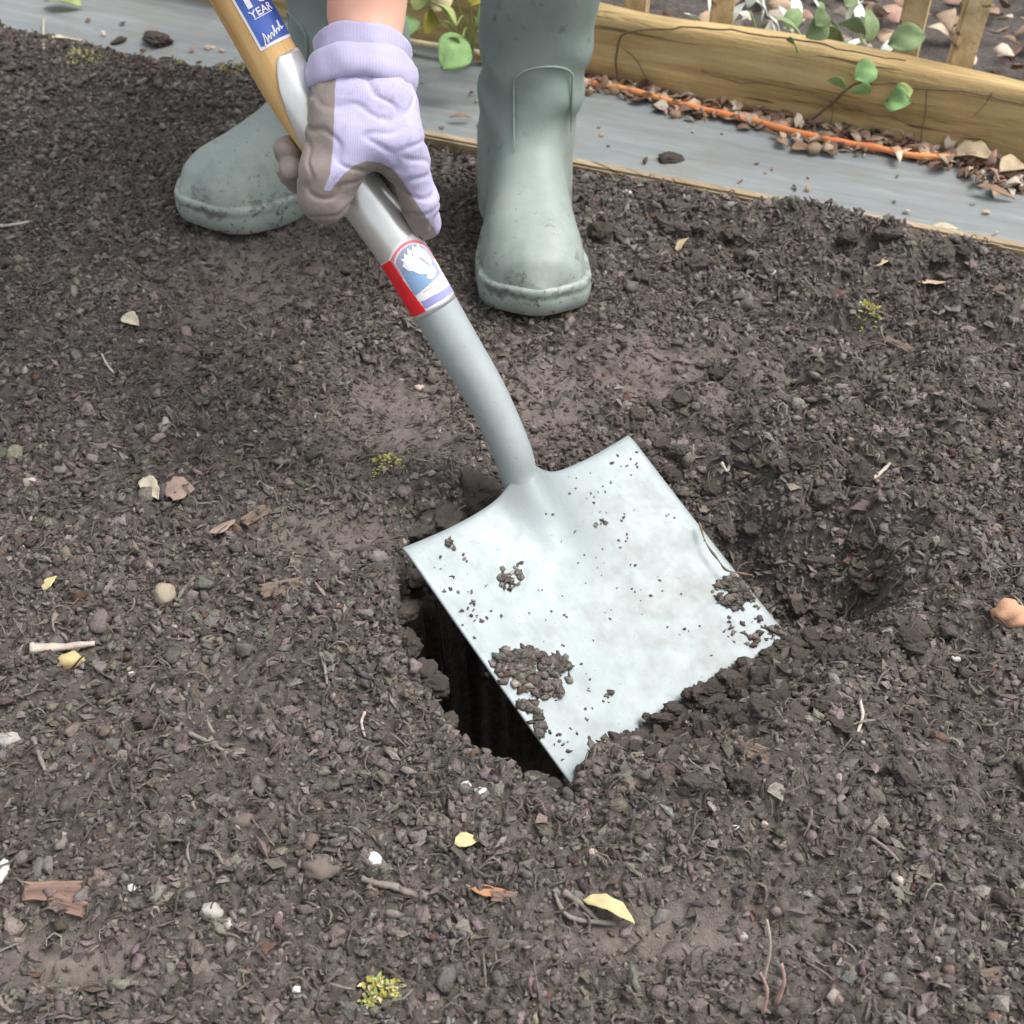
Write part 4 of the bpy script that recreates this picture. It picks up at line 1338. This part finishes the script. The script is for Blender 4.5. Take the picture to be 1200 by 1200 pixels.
under = [
    [(496, 260, 0.010, .0135), (474, 272, 0.034, .0125), (440, 258, 0.036, .0115), (416, 246, 0.030, .0105)],
    [(470, 175, 0.0, .0135), (470, 225, 0.030, .0130), (430, 232, 0.046, .0125), (388, 222, 0.032, .0120), (350, 208, 0.006, .0115), (341, 203, -0.004, .0112)],
    [(465, 150, 0.0, .0130), (455, 200, 0.030, .0125), (410, 200, 0.046, .0120), (360, 188, 0.026, .0112), (338, 178, 0.002, .0105), (336, 176, -0.002, .0102)],
    [(455, 130, 0.0, .0120), (440, 165, 0.030, .0112), (395, 165, 0.044, .0105), (358, 160, 0.034, .0098)],
]
def chain_sd(X, Y, Z, ch, k=0.006):
    r = None
    for a, b in zip(ch[:-1], ch[1:]):
        d = sd_cone(X, Y, Z, HP(*a[:3]), HP(*b[:3]), a[3], b[3])
        r = d if r is None else smin(r, d, k)
    return r
def glove_fn(X, Y, Z):
    palm = None
    for ch in chains[:3]:
        d = chain_sd(X, Y, Z, ch); palm = d if palm is None else smin(palm, d, 0.016)
    th = smin(chain_sd(X, Y, Z, chains[3]), chain_sd(X, Y, Z, chains[4]), 0.010)
    f = smin(palm, th, 0.014)
    f = smin(f, chain_sd(X, Y, Z, chains[5]), 0.012)
    for ch in under:
        f = smin(f, chain_sd(X, Y, Z, ch), 0.0035)
    # wrinkles in the knit and rubber
    px = (X - CAM[0]) * 1500; 
    wv = 0.0005 * np.sin(Z * 150 + X * 90) * np.sin(X * 110 - Z * 60 + Y * 80)
    f = f + wv
    # the palm closes on the shaft: cut the shaft's room out of it
    sh = None
    for s_ in range(0, 3):
        pass
    a_, b_ = path[np.searchsorted(arc, s_at(330, 90))], path[np.searchsorted(arc, s_at(480, 315))]
    sh = sd_cone(X, Y, Z, a_, b_, 0.0222, 0.0202)
    return np.maximum(f, -sh)
lo = np.min([HP(*a[:3]) for ch in chains + under for a in ch], 0) - 0.035
hi = np.max([HP(*a[:3]) for ch in chains + under for a in ch], 0) + 0.035
V, F = surface_nets(glove_fn, lo, hi, 0.0017)
V = relax(V, F, 2)
_t = np_mesh('tmp', V, F); _n = np.zeros(len(V) * 3, np.float32); _t.vertex_normals.foreach_get('vector', _n); _n = _n.reshape(-1, 3); bpy.data.meshes.remove(_t)
fold = np.array([-0.0016 * max(0, 1 - abs(mnoise.noise(Vector((v[0] * 38 + v[2] * 20, v[1] * 30, v[2] * 62)))) * 5.0) + 0.0012 * mnoise.noise(Vector((v * 42).tolist())) for v in V])
V = V + _n * fold[:, None]
glove_me = np_mesh('glove', V, F)
# where the grey rubber coating covers the lavender knit
pxv = 600 + FOC * ((V - CAM) @ VR) / ((V - CAM) @ VF); pyv = 600 - FOC * ((V - CAM) @ VU) / ((V - CAM) @ VF)
dv = (V - CAM) @ VF
me_n = np.zeros(len(V) * 3, np.float32); glove_me.vertex_normals.foreach_get('vector', me_n); me_n = me_n.reshape(-1, 3)
facing = -(me_n @ VF)
left_b = np.interp(pyv, [60, 105, 150, 185, 205, 222, 300], [398, 393, 392, 390, 387, 380, 380])     # grey left of this line
coat = (left_b - pxv) / 40.0
low_b = np.interp(pxv, [380, 387, 393, 402, 415, 430, 445, 462, 480, 492, 505, 515], [222, 223, 215, 204, 193, 188, 190, 198, 224, 244, 262, 280])
coat = np.maximum(coat, (pyv - low_b) / 40.0)
coat = np.maximum(coat, (0.0 - facing - 0.15) * 0.6)
coat = np.maximum(coat, (dv - (DH - 0.002)) * 20 * ((pxv < 440) | (facing < -0.1)))
float_attr(glove_me, 'coating', coat)
n = NT('glove_fabric')
kn = n.t.nodes.new('ShaderNodeTexWave'); kn.inputs['Scale'].default_value = 260; kn.inputs['Distortion'].default_value = 1.5; n.L(n.tc.outputs['Object'], kn.inputs['Vector'])
edge_n = n.math('MULTIPLY', n.math('SUBTRACT', n.noise(180, 3), 0.5), 0.06)
isg = n.math('MULTIPLY', n.math('ADD', n.attr('coating', True), edge_n), 28.0, 0, True)
lav = n.ramp(n.noise(45, 4), [(0.3, (0.41, 0.385, 0.57)), (0.7, (0.48, 0.455, 0.65))])
gry = n.ramp(n.noise(60, 4), [(0.3, (0.20, 0.165, 0.148)), (0.7, (0.29, 0.245, 0.222))])
dirt = n.math('MULTIPLY', n.ramp(n.noise(70, 6, 0.75), [(0.56, (0, 0, 0)), (0.70, (1, 1, 1))]), 0.45)
n.set(Base_Color=n.mix(dirt, n.mix(isg, lav, gry), (0.20, 0.175, 0.155)), Roughness=0.72)
n.b.inputs['Sheen Weight'].default_value = 0.15
n.bump(n.math('ADD', n.math('MULTIPLY', kn.outputs['Fac'], 0.35), n.noise(240, 3)), 0.25, 0.0012)
glove = attach(link('glove', glove_me, n.m), person)
tag(glove, 'lavender knit glove with grey rubber palm gripping the shovel socket')

# cuff: a rolled knit band and a collar, open at the top
wr_ax = HP(430, -60, -0.010) - HP(426, 100, -0.020); wr_ax /= np.linalg.norm(wr_ax)
c_ = CAM - wrist; c_ -= wr_ax * (c_ @ wr_ax); c_ /= np.linalg.norm(c_); r_ = np.cross(wr_ax, c_)
if r_ @ VR < 0: r_ = -r_
def cuff_mesh(name, prof, seed, center):
    V = []; F = []; m = 64
    for i, (h, rx, ry) in enumerate(prof):
        for k in range(m):
            a = 2 * math.pi * k / m
            w = 1 + 0.045 * mnoise.noise(Vector((math.cos(a) * 2.2, math.sin(a) * 2.2, h * 60 + seed))) + 0.02 * mnoise.noise(Vector((math.cos(a) * 6, math.sin(a) * 6, h * 200 + seed)))
            hh_ = h + 0.005 * mnoise.noise(Vector((math.cos(a) * 1.5, math.sin(a) * 1.5, seed * 2 + h * 40))) + 0.002 * math.cos(a)
            V.append(center + wr_ax * hh_ + r_ * (rx * w * math.sin(a)) + c_ * (ry * w * math.cos(a)))
    for i in range(len(prof) - 1):
        for k in range(m):
            k2 = (k + 1) % m
            F.append((i * m + k, i * m + k2, (i + 1) * m + k2, (i + 1) * m + k))
    return np_mesh(name, V, F)
n = NT('cuff_knit')
kn = n.t.nodes.new('ShaderNodeTexWave'); kn.inputs['Scale'].default_value = 300; n.L(n.tc.outputs['Object'], kn.inputs['Vector'])
n.set(Base_Color=n.ramp(n.noise(50, 4), [(0.3, (0.42, 0.395, 0.575)), (0.7, (0.49, 0.465, 0.655))]), Roughness=0.8)
n.b.inputs['Sheen Weight'].default_value = 0.2
n.bump(n.math('ADD', n.math('MULTIPLY', kn.outputs['Fac'], 0.4), n.noise(140, 3)), 0.3, 0.0015)
cc = HP(424, 93, -0.020)
roll = []
for k in range(15):
    a = -math.pi * 0.62 + math.pi * 1.24 * k / 14
    roll.append((0.000 + 0.0125 * math.sin(a), 0.0375 + 0.0055 * math.cos(a), 0.0355 + 0.0055 * math.cos(a)))
prof = [(-0.022, 0.0360, 0.0320), (-0.015, 0.0366, 0.0335)] + roll + [(0.0140, 0.0362, 0.0344), (0.018, 0.0364, 0.0346), (0.022, 0.0370, 0.0350), (0.0255, 0.0376, 0.0354), (0.0275, 0.0372, 0.0350), (0.0268, 0.0358, 0.0338), (0.020, 0.0340, 0.0330), (0.0, 0.0325, 0.0320)]
cuff = attach(link('cuff', cuff_mesh('cuff', prof, 3.0, cc), n.m), glove)
cuff.matrix_parent_inverse = Matrix.Identity(4)
tag(cuff, 'rolled lavender knit cuff')

# body: one continuous figure, mostly above the frame
def W(M, x, y, z): return np.array((M @ Vector((x, y, z)))[:])
aR = W(MR, 0, 0.08, 0.10); aL = W(ML, 0, 0.08, 0.10)
tR = W(MR, 0, 0.085, 0.36); tL = W(ML, 0, 0.085, 0.36)
kR = tR + np.array([0.01, -0.03, 0.10]); kL = tL + np.array([-0.03, -0.03, 0.10])
hipR = np.array([0.02, 1.72, 0.80]); hipL = np.array([-0.17, 1.74, 0.80])
pel = (hipR + hipL) / 2 + np.array([0, 0.0, 0.06]); chest = np.array([-0.08, 1.42, 1.04]); neck = np.array([-0.08, 1.24, 1.14]); head = np.array([-0.08, 1.12, 1.18])
shR = np.array([0.10, 1.36, 1.00]); shL = np.array([-0.27, 1.36, 1.02])
elb = HP(446, -330, -0.14)
hand2 = path[0] + np.array([0, 0, 0.0]); elb2 = (shL + hand2) / 2 + np.array([-0.12, 0.02, -0.06])
fore = [(wrist - wr_ax * 0.02, 0.026), (wrist + wr_ax * 0.03, 0.0290), (HP(433, -60, -0.035), 0.034), (HP(440, -200, -0.09), 0.041), (elb, 0.042), (shR, 0.052)]
def body_fn(X, Y, Z):
    f = sd_cone(X, Y, Z, aR, tR, 0.036, 0.045)
    def add(a, b, ra, rb, k=0.03):
        nonlocal f
        f = smin(f, sd_cone(X, Y, Z, a, b, ra, rb), k)
    add(aL, tL, 0.036, 0.045)
    for t_, k_, h_ in ((tR, kR, hipR), (tL, kL, hipL)):
        add(t_, k_, 0.048, 0.056); add(k_, h_, 0.058, 0.085)
    add(hipR, hipL, 0.10, 0.10, 0.05); add(pel, chest, 0.125, 0.145, 0.06); add(shR, shL, 0.07, 0.07, 0.06); add(chest, neck, 0.10, 0.052, 0.05); add(neck, head, 0.05, 0.085, 0.03); add(head, head + np.array([0, -0.03, -0.07]), 0.082, 0.06, 0.03)
    for (a, ra), (b, rb) in zip(fore[:-1], fore[1:]): add(a, b, ra, rb, 0.008)
    add(shL, elb2, 0.052, 0.042, 0.03); add(elb2, hand2 + r0 * 0.01, 0.040, 0.027, 0.03)
    for q in range(4):
        s_ = r0 * (0.03 - 0.02 * q)
        add(hand2 + s_ + np.array([0, 0.0, 0.02]), hand2 + s_ - t0 * 0.012 - c0 * -0.026, 0.012, 0.010, 0.006)
    add(hand2 + r0 * 0.02, hand2 + r0 * 0.045 + t0 * 0.02 - c0 * 0.01, 0.013, 0.010, 0.006)
    return f
allp = np.array([aR, aL, tR, tL, kR, kL, hipR, hipL, pel, chest, neck, head, shR, shL, elb, elb2, hand2, wrist])
V, F = surface_nets(body_fn, allp.min(0) - 0.2, allp.max(0) + 0.2, 0.008)
V = relax(V, F, 2)
n = NT('skin')
n.set(Base_Color=n.ramp(n.noise(35, 4), [(0.3, (0.78, 0.42, 0.31)), (0.7, (0.84, 0.50, 0.38))]), Roughness=0.5)
n.b.inputs['Subsurface Weight'].default_value = 0.25; n.b.inputs['Subsurface Radius'].default_value = (0.012, 0.005, 0.003); n.b.inputs['Subsurface Scale'].default_value = 0.4
n.bump(n.noise(300, 3), 0.1, 0.001)
attach(link('body', np_mesh('body', V, F), n.m), person)
# clothing: trousers and a jacket with the sleeve pushed up, outside the frame
def trousers_fn(X, Y, Z):
    f = sd_cone(X, Y, Z, tR + np.array([0, 0, -0.03]), kR, 0.056, 0.064)
    for a, b, ra, rb in ((tL + np.array([0, 0, -0.03]), kL, 0.056, 0.064), (kR, hipR, 0.067, 0.097), (kL, hipL, 0.067, 0.097), (hipR, hipL, 0.112, 0.112), (pel, pel + (chest - pel) * 0.2, 0.135, 0.137)):
        f = smin(f, sd_cone(X, Y, Z, a, b, ra, rb), 0.03)
    return f
V, F = surface_nets(trousers_fn, allp.min(0) - 0.2, allp.max(0) + 0.2, 0.010)
attach(link('trousers', np_mesh('trousers', V, F), simple_mat('trouser_cloth', (0.04, 0.05, 0.08), 0.85, 0.2, 60)), person)
def jacket_fn(X, Y, Z):
    f = sd_cone(X, Y, Z, pel + (chest - pel) * 0.15, chest, 0.142, 0.158)
    for a, b, ra, rb in ((shR, shL, 0.085, 0.085), (chest, neck + (chest - neck) * 0.3, 0.11, 0.07), (shR, elb, 0.065, 0.056), (elb, elb + (fore[3][0] - elb) * 0.35, 0.055, 0.053), (shL, elb2, 0.065, 0.054), (elb2, elb2 + (hand2 - elb2) * 0.8, 0.052, 0.040)):
        f = smin(f, sd_cone(X, Y, Z, a, b, ra, rb), 0.03)
    return f
V, F = surface_nets(jacket_fn, allp.min(0) - 0.25, allp.max(0) + 0.25, 0.010)
attach(link('jacket', np_mesh('jacket', V, F), simple_mat('jacket_cloth', (0.10, 0.14, 0.12), 0.85, 0.2, 60)), person)

# ---------------------------------------------------------------- small finds on the soil, one by one
def place(o, px, py, lift=0.0):
    p = ground_at(px, py)
    if edge_q(p[0], p[1]) > 0.0:
        p = G(px, py, 0.0); p[2] = sheet_z(p[0], p[1]) + 0.002
    o.location = (p[0], p[1], p[2] + lift)
    return p
stone_m = {k: simple_mat('stone_' + k, c, 0.75, 0.18, 120, 0.4, 0.001) for k, c in {
    'white': (0.66, 0.64, 0.60), 'grey': (0.36, 0.34, 0.31), 'orange': (0.50, 0.28, 0.17), 'yellow': (0.52, 0.40, 0.19), 'tan': (0.30, 0.25, 0.19), 'pink': (0.48, 0.39, 0.35), 'brown': (0.13, 0.105, 0.088)}.items()}
def pebble(px, py, r, mk, label, sq=(1, 0.8, 0.7), rz=0.0):
    s = 0.9 * r / FOC * depth_of(ground_at(px, py))
    me = lump_mesh('pebble', s, (1, 1, 1), ICO3, px * 0.37 + py * 0.11, sq, 0.22)
    o = link('pebble', me, stone_m[mk]); place(o, px, py, s * 0.15); o.rotation_euler = (0.2, 0.1, rz)
    tag(o, label, 'pebble')
for a in [(437, 1011, 12, 'white', 'bright white rounded pebble on the near soil below the hole', (1, .9, .8)),
          (248, 1069, 14, 'grey', 'pale grey flat-faced pebble in the near left soil'),
          (268, 1083, 5, 'white', 'tiny white pebble touching the pale grey flat-faced pebble'),
          (155, 1041, 6, 'white', 'small white pebble right of the reddish bark chip'),
          (546, 921, 7, 'white', 'left of two small white pebbles below the hole'),
          (563, 929, 8, 'white', 'right of two small white pebbles below the hole'),
          (1182, 722, 22, 'orange', 'orange-brown stone at the right border of the picture', (1, .8, .75)),
          (82, 777, 16, 'yellow', 'yellowish stone under the pale split stick on the left', (1, .7, .7)),
          (193, 698, 15, 'tan', 'tan stone half sunk in the soil left of the hole', (.8, 1.1, .8)),
          (37, 566, 12, 'pink', 'whitish stone chip near the left border', (1, .6, .5)),
          (4, 1022, 12, 'white', 'white stone cut by the left border of the picture', (.6, 1.2, .7)),
          (870, 1098, 7, 'grey', 'small round grey pebble in the near right soil'),
          (906, 321, 6, 'white', 'small white pebble right of the right boot'),
          (491, 455, 6, 'pink', 'small pinkish pebble left of the bent shovel neck'),
          (375, 1020, 24, 'brown', 'dark brown stone left of the bright white pebble', (1, .65, .6)),
          (287, 965, 17, 'brown', 'dull brown stone in the left foreground soil', (1, .7, .6)),
          (10, 868, 14, 'grey', 'grey stone at the left border above the bark chip', (1, .8, .6)),
          (348, 1160, 6, 'white', 'tiny white pebble left of the yellow moss tuft'),
          (960, 412, 5, 'white', 'tiny white pebble on the trodden soil right of the boot'),
          (895, 968, 7, 'pink', 'pale upright stone chip in the soil below the blade', (.6, .6, 1.2)),
          (862, 970, 5, 'white', 'tiny pale chip left of the upright stone chip'),
          (1120, 773, 6, 'white', 'upper of two tiny white pebbles below the orange stone'),
          (1136, 792, 6, 'white', 'lower of two tiny white pebbles below the orange stone'),
          (735, 228, 6, 'white', 'small white pebble just right of the right boot toe'),
          (154, 790, 4, 'white', 'speck of white stone left of the tan stone'), (1055, 1032, 7, 'pink', 'pale pinkish chip in the right foreground'), (695, 1000, 6, 'pink', 'small pinkish pebble between the hole and the yellow leaf')]:
    pebble(*a)

def leaf_on(px, py, Lpx, Wpx, ang, mk, label, name='fallen_leaf', tilt=0.15, **kw):
    d = depth_of(ground_at(px, py)); k = d / FOC
    L, Wd = Lpx * k * 1.0, Wpx * k * 1.1
    V, F = leaf_geo(L, Wd, seed=px, jag=0.22, curl=random.uniform(-0.1, 0.5), fold=random.uniform(-0.2, 0.6), **kw)
    V = [(x - L / 2, y, z) for x, y, z in V]
    o = solid(link(name, py_mesh(name, V, F), LM[mk]), 0.0007)
    place(o, px, py, 0.0055); o.rotation_euler = (random.uniform(-0.35, 0.35), tilt + random.uniform(-0.15, 0.1), R_(ang))
    tag(o, label, 'leaf')
for a in [(178, 578, 42, 17, -55, 'cream', 'pale cream spoon-shaped leaf on the soil left of the hole'),
          (211, 580, 36, 30, 10, 'pinkbrown', 'crumpled pinkish brown leaf beside the cream spoon-shaped leaf'),
          (155, 381, 26, 15, -35, 'cream', 'small pale oval leaf below the left boot'),
          (61, 690, 26, 13, 70, 'yellow', 'small yellow leaf in the soil near the left border'),
          (547, 991, 30, 18, 20, 'yellow', 'small yellowish leaf between the hole and the near edge'),
          (712, 1075, 66, 24, -22, 'yellow', 'long pale yellow leaf lying in the near soil'),
          (578, 1050, 52, 13, -6, 'rust', 'narrow rust brown leaf left of the long yellow leaf'),
          (1088, 333, 38, 13, -8, 'tan', 'tan leaf on the soil near the right border'),
          (1155, 291, 52, 14, -8, 'cream', 'long cream leaf near the edging board on the right'),
          (1108, 271, 34, 16, 15, 'cream', 'cream leaf against the edging board on the right'),
          (1032, 312, 34, 14, 40, 'tan', 'curled tan leaf standing in the soil right of the boots'),
          (800, 293, 34, 10, 60, 'tan', 'narrow curled tan husk in the dark soil right of the boot'),
          (262, 622, 36, 16, 45, 'pinkbrown', 'dull brown leaf right of the cream spoon-shaped leaf'),
          (62, 50, 74, 30, 5, 'cream', 'dry cream husk on the far edge of the soil at the top left'),
          (75, 6, 44, 22, -10, 'lime', 'yellow-green leaf on the grey sheet at the top left corner'),
          (1185, 205, 44, 26, 30, 'tan', 'large tan leaf on the grey sheet at the right border'),
          (1140, 190, 50, 26, -20, 'tan', 'broad tan leaf at the right end of the orange cord'),
          (1170, 180, 40, 24, 60, 'pinkbrown', 'pink-brown leaf above the large tan leaf at the right border'),
          (1165, 228, 46, 10, -25, 'brown', 'narrow dark brown leaf on the grey sheet at the right'),
          (770, 112, 30, 16, 30, 'rust', 'rust leaf on the sheet beside the orange cord'),
          (540, 138, 26, 6, 5, 'brown', 'thin curled brown leaf on the grey sheet between the boots')]:
    leaf_on(*a)

def stick(px_pts, r0, r1, mat, label, name='twig', cat='twig', lift=0.003, arch=0.0, sides=7):
    pts = []
    m = len(px_pts)
    for i, (px, py) in enumerate(px_pts):
        p = ground_at(px, py); t = i / (m - 1)
        pts.append(p + np.array([0, 0, lift + arch * math.sin(math.pi * t)]))
    pts = along(pts, 5)
    V, F = tube(pts, [(r0 + (r1 - r0) * i / (len(pts) - 1)) * (1 + 0.15 * math.sin(i * 1.9)) for i in range(len(pts))], sides)
    tag(link(name, py_mesh(name, V, F), mat), label, cat)
tw_grey = simple_mat('twig_grey', (0.20, 0.17, 0.145), 0.8, 0.3, 150, 0.5)
tw_pale = simple_mat('twig_pale', (0.46, 0.40, 0.34), 0.8, 0.25, 150, 0.4)
tw_pink = simple_mat('twig_pink', (0.45, 0.29, 0.24), 0.7, 0.25, 150, 0.3)
stick([(424, 1032), (440, 1038), (462, 1042), (480, 1049), (502, 1054)], 0.0018, 0.0034, tw_grey, 'short thick grey-brown twig below the bright white pebble')
stick([(36, 763), (70, 762), (112, 757)], 0.0048, 0.0020, tw_pale, 'pale split stick above the yellowish stone on the left')
stick([(222, 862), (245, 873), (268, 886)], 0.0018, 0.0012, tw_grey, 'thin straight twig left of the hole')
stick([(40, 868), (46, 885), (54, 906)], 0.0022, 0.0014, tw_grey, 'short leaning twig near the left border')
stick([(1012, 570), (1030, 558), (1042, 546)], 0.0022, 0.0014, tw_pale, 'short pale stick on the slope right of the blade')
stick([(376, 768), (381, 785), (384, 805)], 0.0016, 0.0012, tw_grey, 'short upright twig left of the black hole')
stick([(120, 418), (126, 430), (134, 440)], 0.0012, 0.0010, tw_pale, 'tiny pale forked straw on the left soil')
stick([(428, 838), (424, 850), (428, 866)], 0.0012, 0.0009, tw_pale, 'thin curved pale straw left of the near hole corner')
stick([(660, 1048), (680, 1062), (700, 1082)], 0.0024, 0.0016, tw_grey, 'thin twig tucked under the long yellow leaf')
stick([(720, 1085), (668, 1078), (650, 1050)], 0.0020, 0.0012, tw_grey, 'grey twig crossing behind the long yellow leaf')
stick([(0, 268), (20, 266), (38, 262)], 0.0022, 0.0014, tw_pale, 'pale twig at the left border beside the bed')
stick([(1020, 985), (1038, 998), (1052, 1012)], 0.0016, 0.0012, tw_grey, 'straight twig in the right foreground soil')
stick([(1005, 820), (1010, 842), (1002, 866)], 0.0016, 0.0010, tw_pale, 'bent pale root on the spoil right of the blade')
stick([(845, 545), (852, 555), (856, 540)], 0.0018, 0.0010, tw_pale, 'small pale stalk on the dark slope behind the blade')
stick([(52, 60), (56, 40), (64, 18)], 0.0022, 0.0012, tw_pale, 'pale straw sticking up from the cream husk at the top left', arch=0.02)
# stems standing up out of the soil in the foreground
def upright(px, py, top, r, mat, label):
    p = ground_at(px, py)
    q = P(top[0], top[1], depth_of(p) - 0.022)
    pts = along([p - np.array([0, 0, 0.006]), (p + q) / 2 + np.array([0.003, 0, 0.002]), q], 5)
    V, F = tube(pts, [r * (1 - 0.5 * i / (len(pts) - 1)) for i in range(len(pts))], 7)
    tag(link('dry_stalk', py_mesh('dry_stalk', V, F), mat), label, 'stalk')
upright(893, 1152, (899, 1078), 0.0013, tw_pale, 'tallest thin pale stem standing in the right foreground')
upright(908, 1178, (916, 1130), 0.0016, tw_pink, 'pinkish stem standing right of the tallest pale stem')
upright(894, 1188, (891, 1140), 0.0014, tw_pink, 'pinkish stem in front of the tallest pale stem')

# bark chips
def chip(px, py, Lpx, Wpx, ang, mat, label):
    k = depth_of(ground_at(px, py)) / FOC
    bm = bmesh.new(); bmesh.ops.create_cube(bm, size=1)
    bmesh.ops.subdivide_edges(bm, edges=bm.edges[:], cuts=4, use_grid_fill=True)
    for v in bm.verts:
        j = mnoise.noise(Vector((v.co.y * 4 + px, v.co.z * 3, 0)))
        v.co.x = v.co.x * (1 + 0.35 * j); v.co.y *= 1 + 0.15 * mnoise.noise(Vector((v.co.x * 5, px, 1)))
        v.co.z += 0.35 * mnoise.noise(Vector((v.co.x * 2, v.co.y * 6, px)))
        v.co = Vector((v.co.x * Lpx * k, v.co.y * Wpx * k, v.co.z * 0.004))
    me = bpy.data.meshes.new('bark_chip'); bm.to_mesh(me); bm.free()
    o = link('bark_chip', me, mat); place(o, px, py, 0.0005); o.rotation_euler = (0.25, 0.08, R_(ang))
    tag(o, label, 'bark chip')
bark_red = wood_mat('bark_red', (0.13, 0.075, 0.058), (0.23, 0.145, 0.115), (0.34, 0.235, 0.19), 0.0, stretch=300)
bark_brown = wood_mat('bark_brown', (0.09, 0.065, 0.05), (0.17, 0.125, 0.095), (0.25, 0.19, 0.15), 0.0, stretch=300)
chip(62, 1046, 58, 22, 4, bark_red, 'reddish split bark chip near the left border')
chip(80, 1062, 40, 18, -12, bark_red, 'small ragged bark chip below the reddish split chip')
chip(590, 1052, 26, 12, 0, bark_red, 'small orange-brown bark chip left of the long yellow leaf')
chip(1160, 1145, 46, 18, 10, bark_brown, 'brown bark chip in the lower right corner')
chip(880, 690 + 190, 40, 22, -25, bark_brown, 'flat brown chip of earth on the spoil below the blade')
chip(300, 605, 34, 14, 50, bark_brown, 'brown bark chip on the left soil')
chip(330, 690, 44, 18, 20, bark_brown, 'flat dull chip lying left of the hole')
chip(1050, 410, 30, 8, -40, bark_brown, 'narrow dark chip beside the yellow-green sprig')

# moss and small weeds
def moss(px, py, Rpx, n_, mks, label, hgt=0.012):
    k = depth_of(ground_at(px, py)) / FOC; Rm = Rpx * k * 0.8
    Vs, Fs, idx = [], [], []; c0_ = ground_at(px, py); kk = 0
    if edge_q(c0_[0], c0_[1]) > 0: c0_ = G(px, py, 0.004)
    V0, F0 = leaf_geo(1, 0.45, nseg=3, ncross=1, seed=px)
    for i in range(n_):
        a = random.uniform(0, 6.28); rr = Rm * math.sqrt(random.random())
        x = c0_[0] + rr * math.cos(a); y = c0_[1] + rr * math.sin(a) * 0.8
        z = max(float(ground_z(x, y)), c0_[2] if edge_q(x, y) > 0 else -1)
        s = random.uniform(0.0025, 0.0065)
        M = Matrix.Translation((x, y, z + random.uniform(0, hgt) * (1 - rr / Rm))) @ Matrix.Rotation(random.uniform(0, 6.28), 4, 'Z') @ Matrix.Rotation(random.uniform(-1.3, 0.1), 4, 'Y') @ Matrix.Scale(s, 4)
        Vs += [(M @ Vector(v))[:] for v in V0]; Fs += [tuple(q + kk for q in f) for f in F0]; kk += len(V0)
        idx += [random.randrange(len(mks))] * len(F0)
    me = np_mesh('moss_tuft', Vs, Fs)
    for m in mks: me.materials.append(LM[m])
    me.polygons.foreach_set('material_index', idx)
    o = link('moss_tuft', me); tag(o, label, 'moss')
moss(446, 1166, 30, 150, ['yellow', 'lime', 'olive'], 'yellow-green moss tuft at the bottom border of the picture')
moss(452, 548, 26, 110, ['yellow', 'lime', 'olive'], 'yellow-green moss tuft left of the shovel neck')
moss(1018, 368, 20, 90, ['lime', 'olive', 'yellow'], 'small yellow-green sprig on the soil at the right')
moss(100, 78, 28, 170, ['lime', 'yellow'], 'yellow-green moss tuft at the far left edge of the bed')
moss(278, 98, 26, 170, ['lime', 'yellow', 'olive'], 'yellow-green moss tuft beside the wooden handle')
moss(205, 82, 24, 100, ['lime', 'olive'], 'olive moss tuft between the two brighter tufts along the edging')
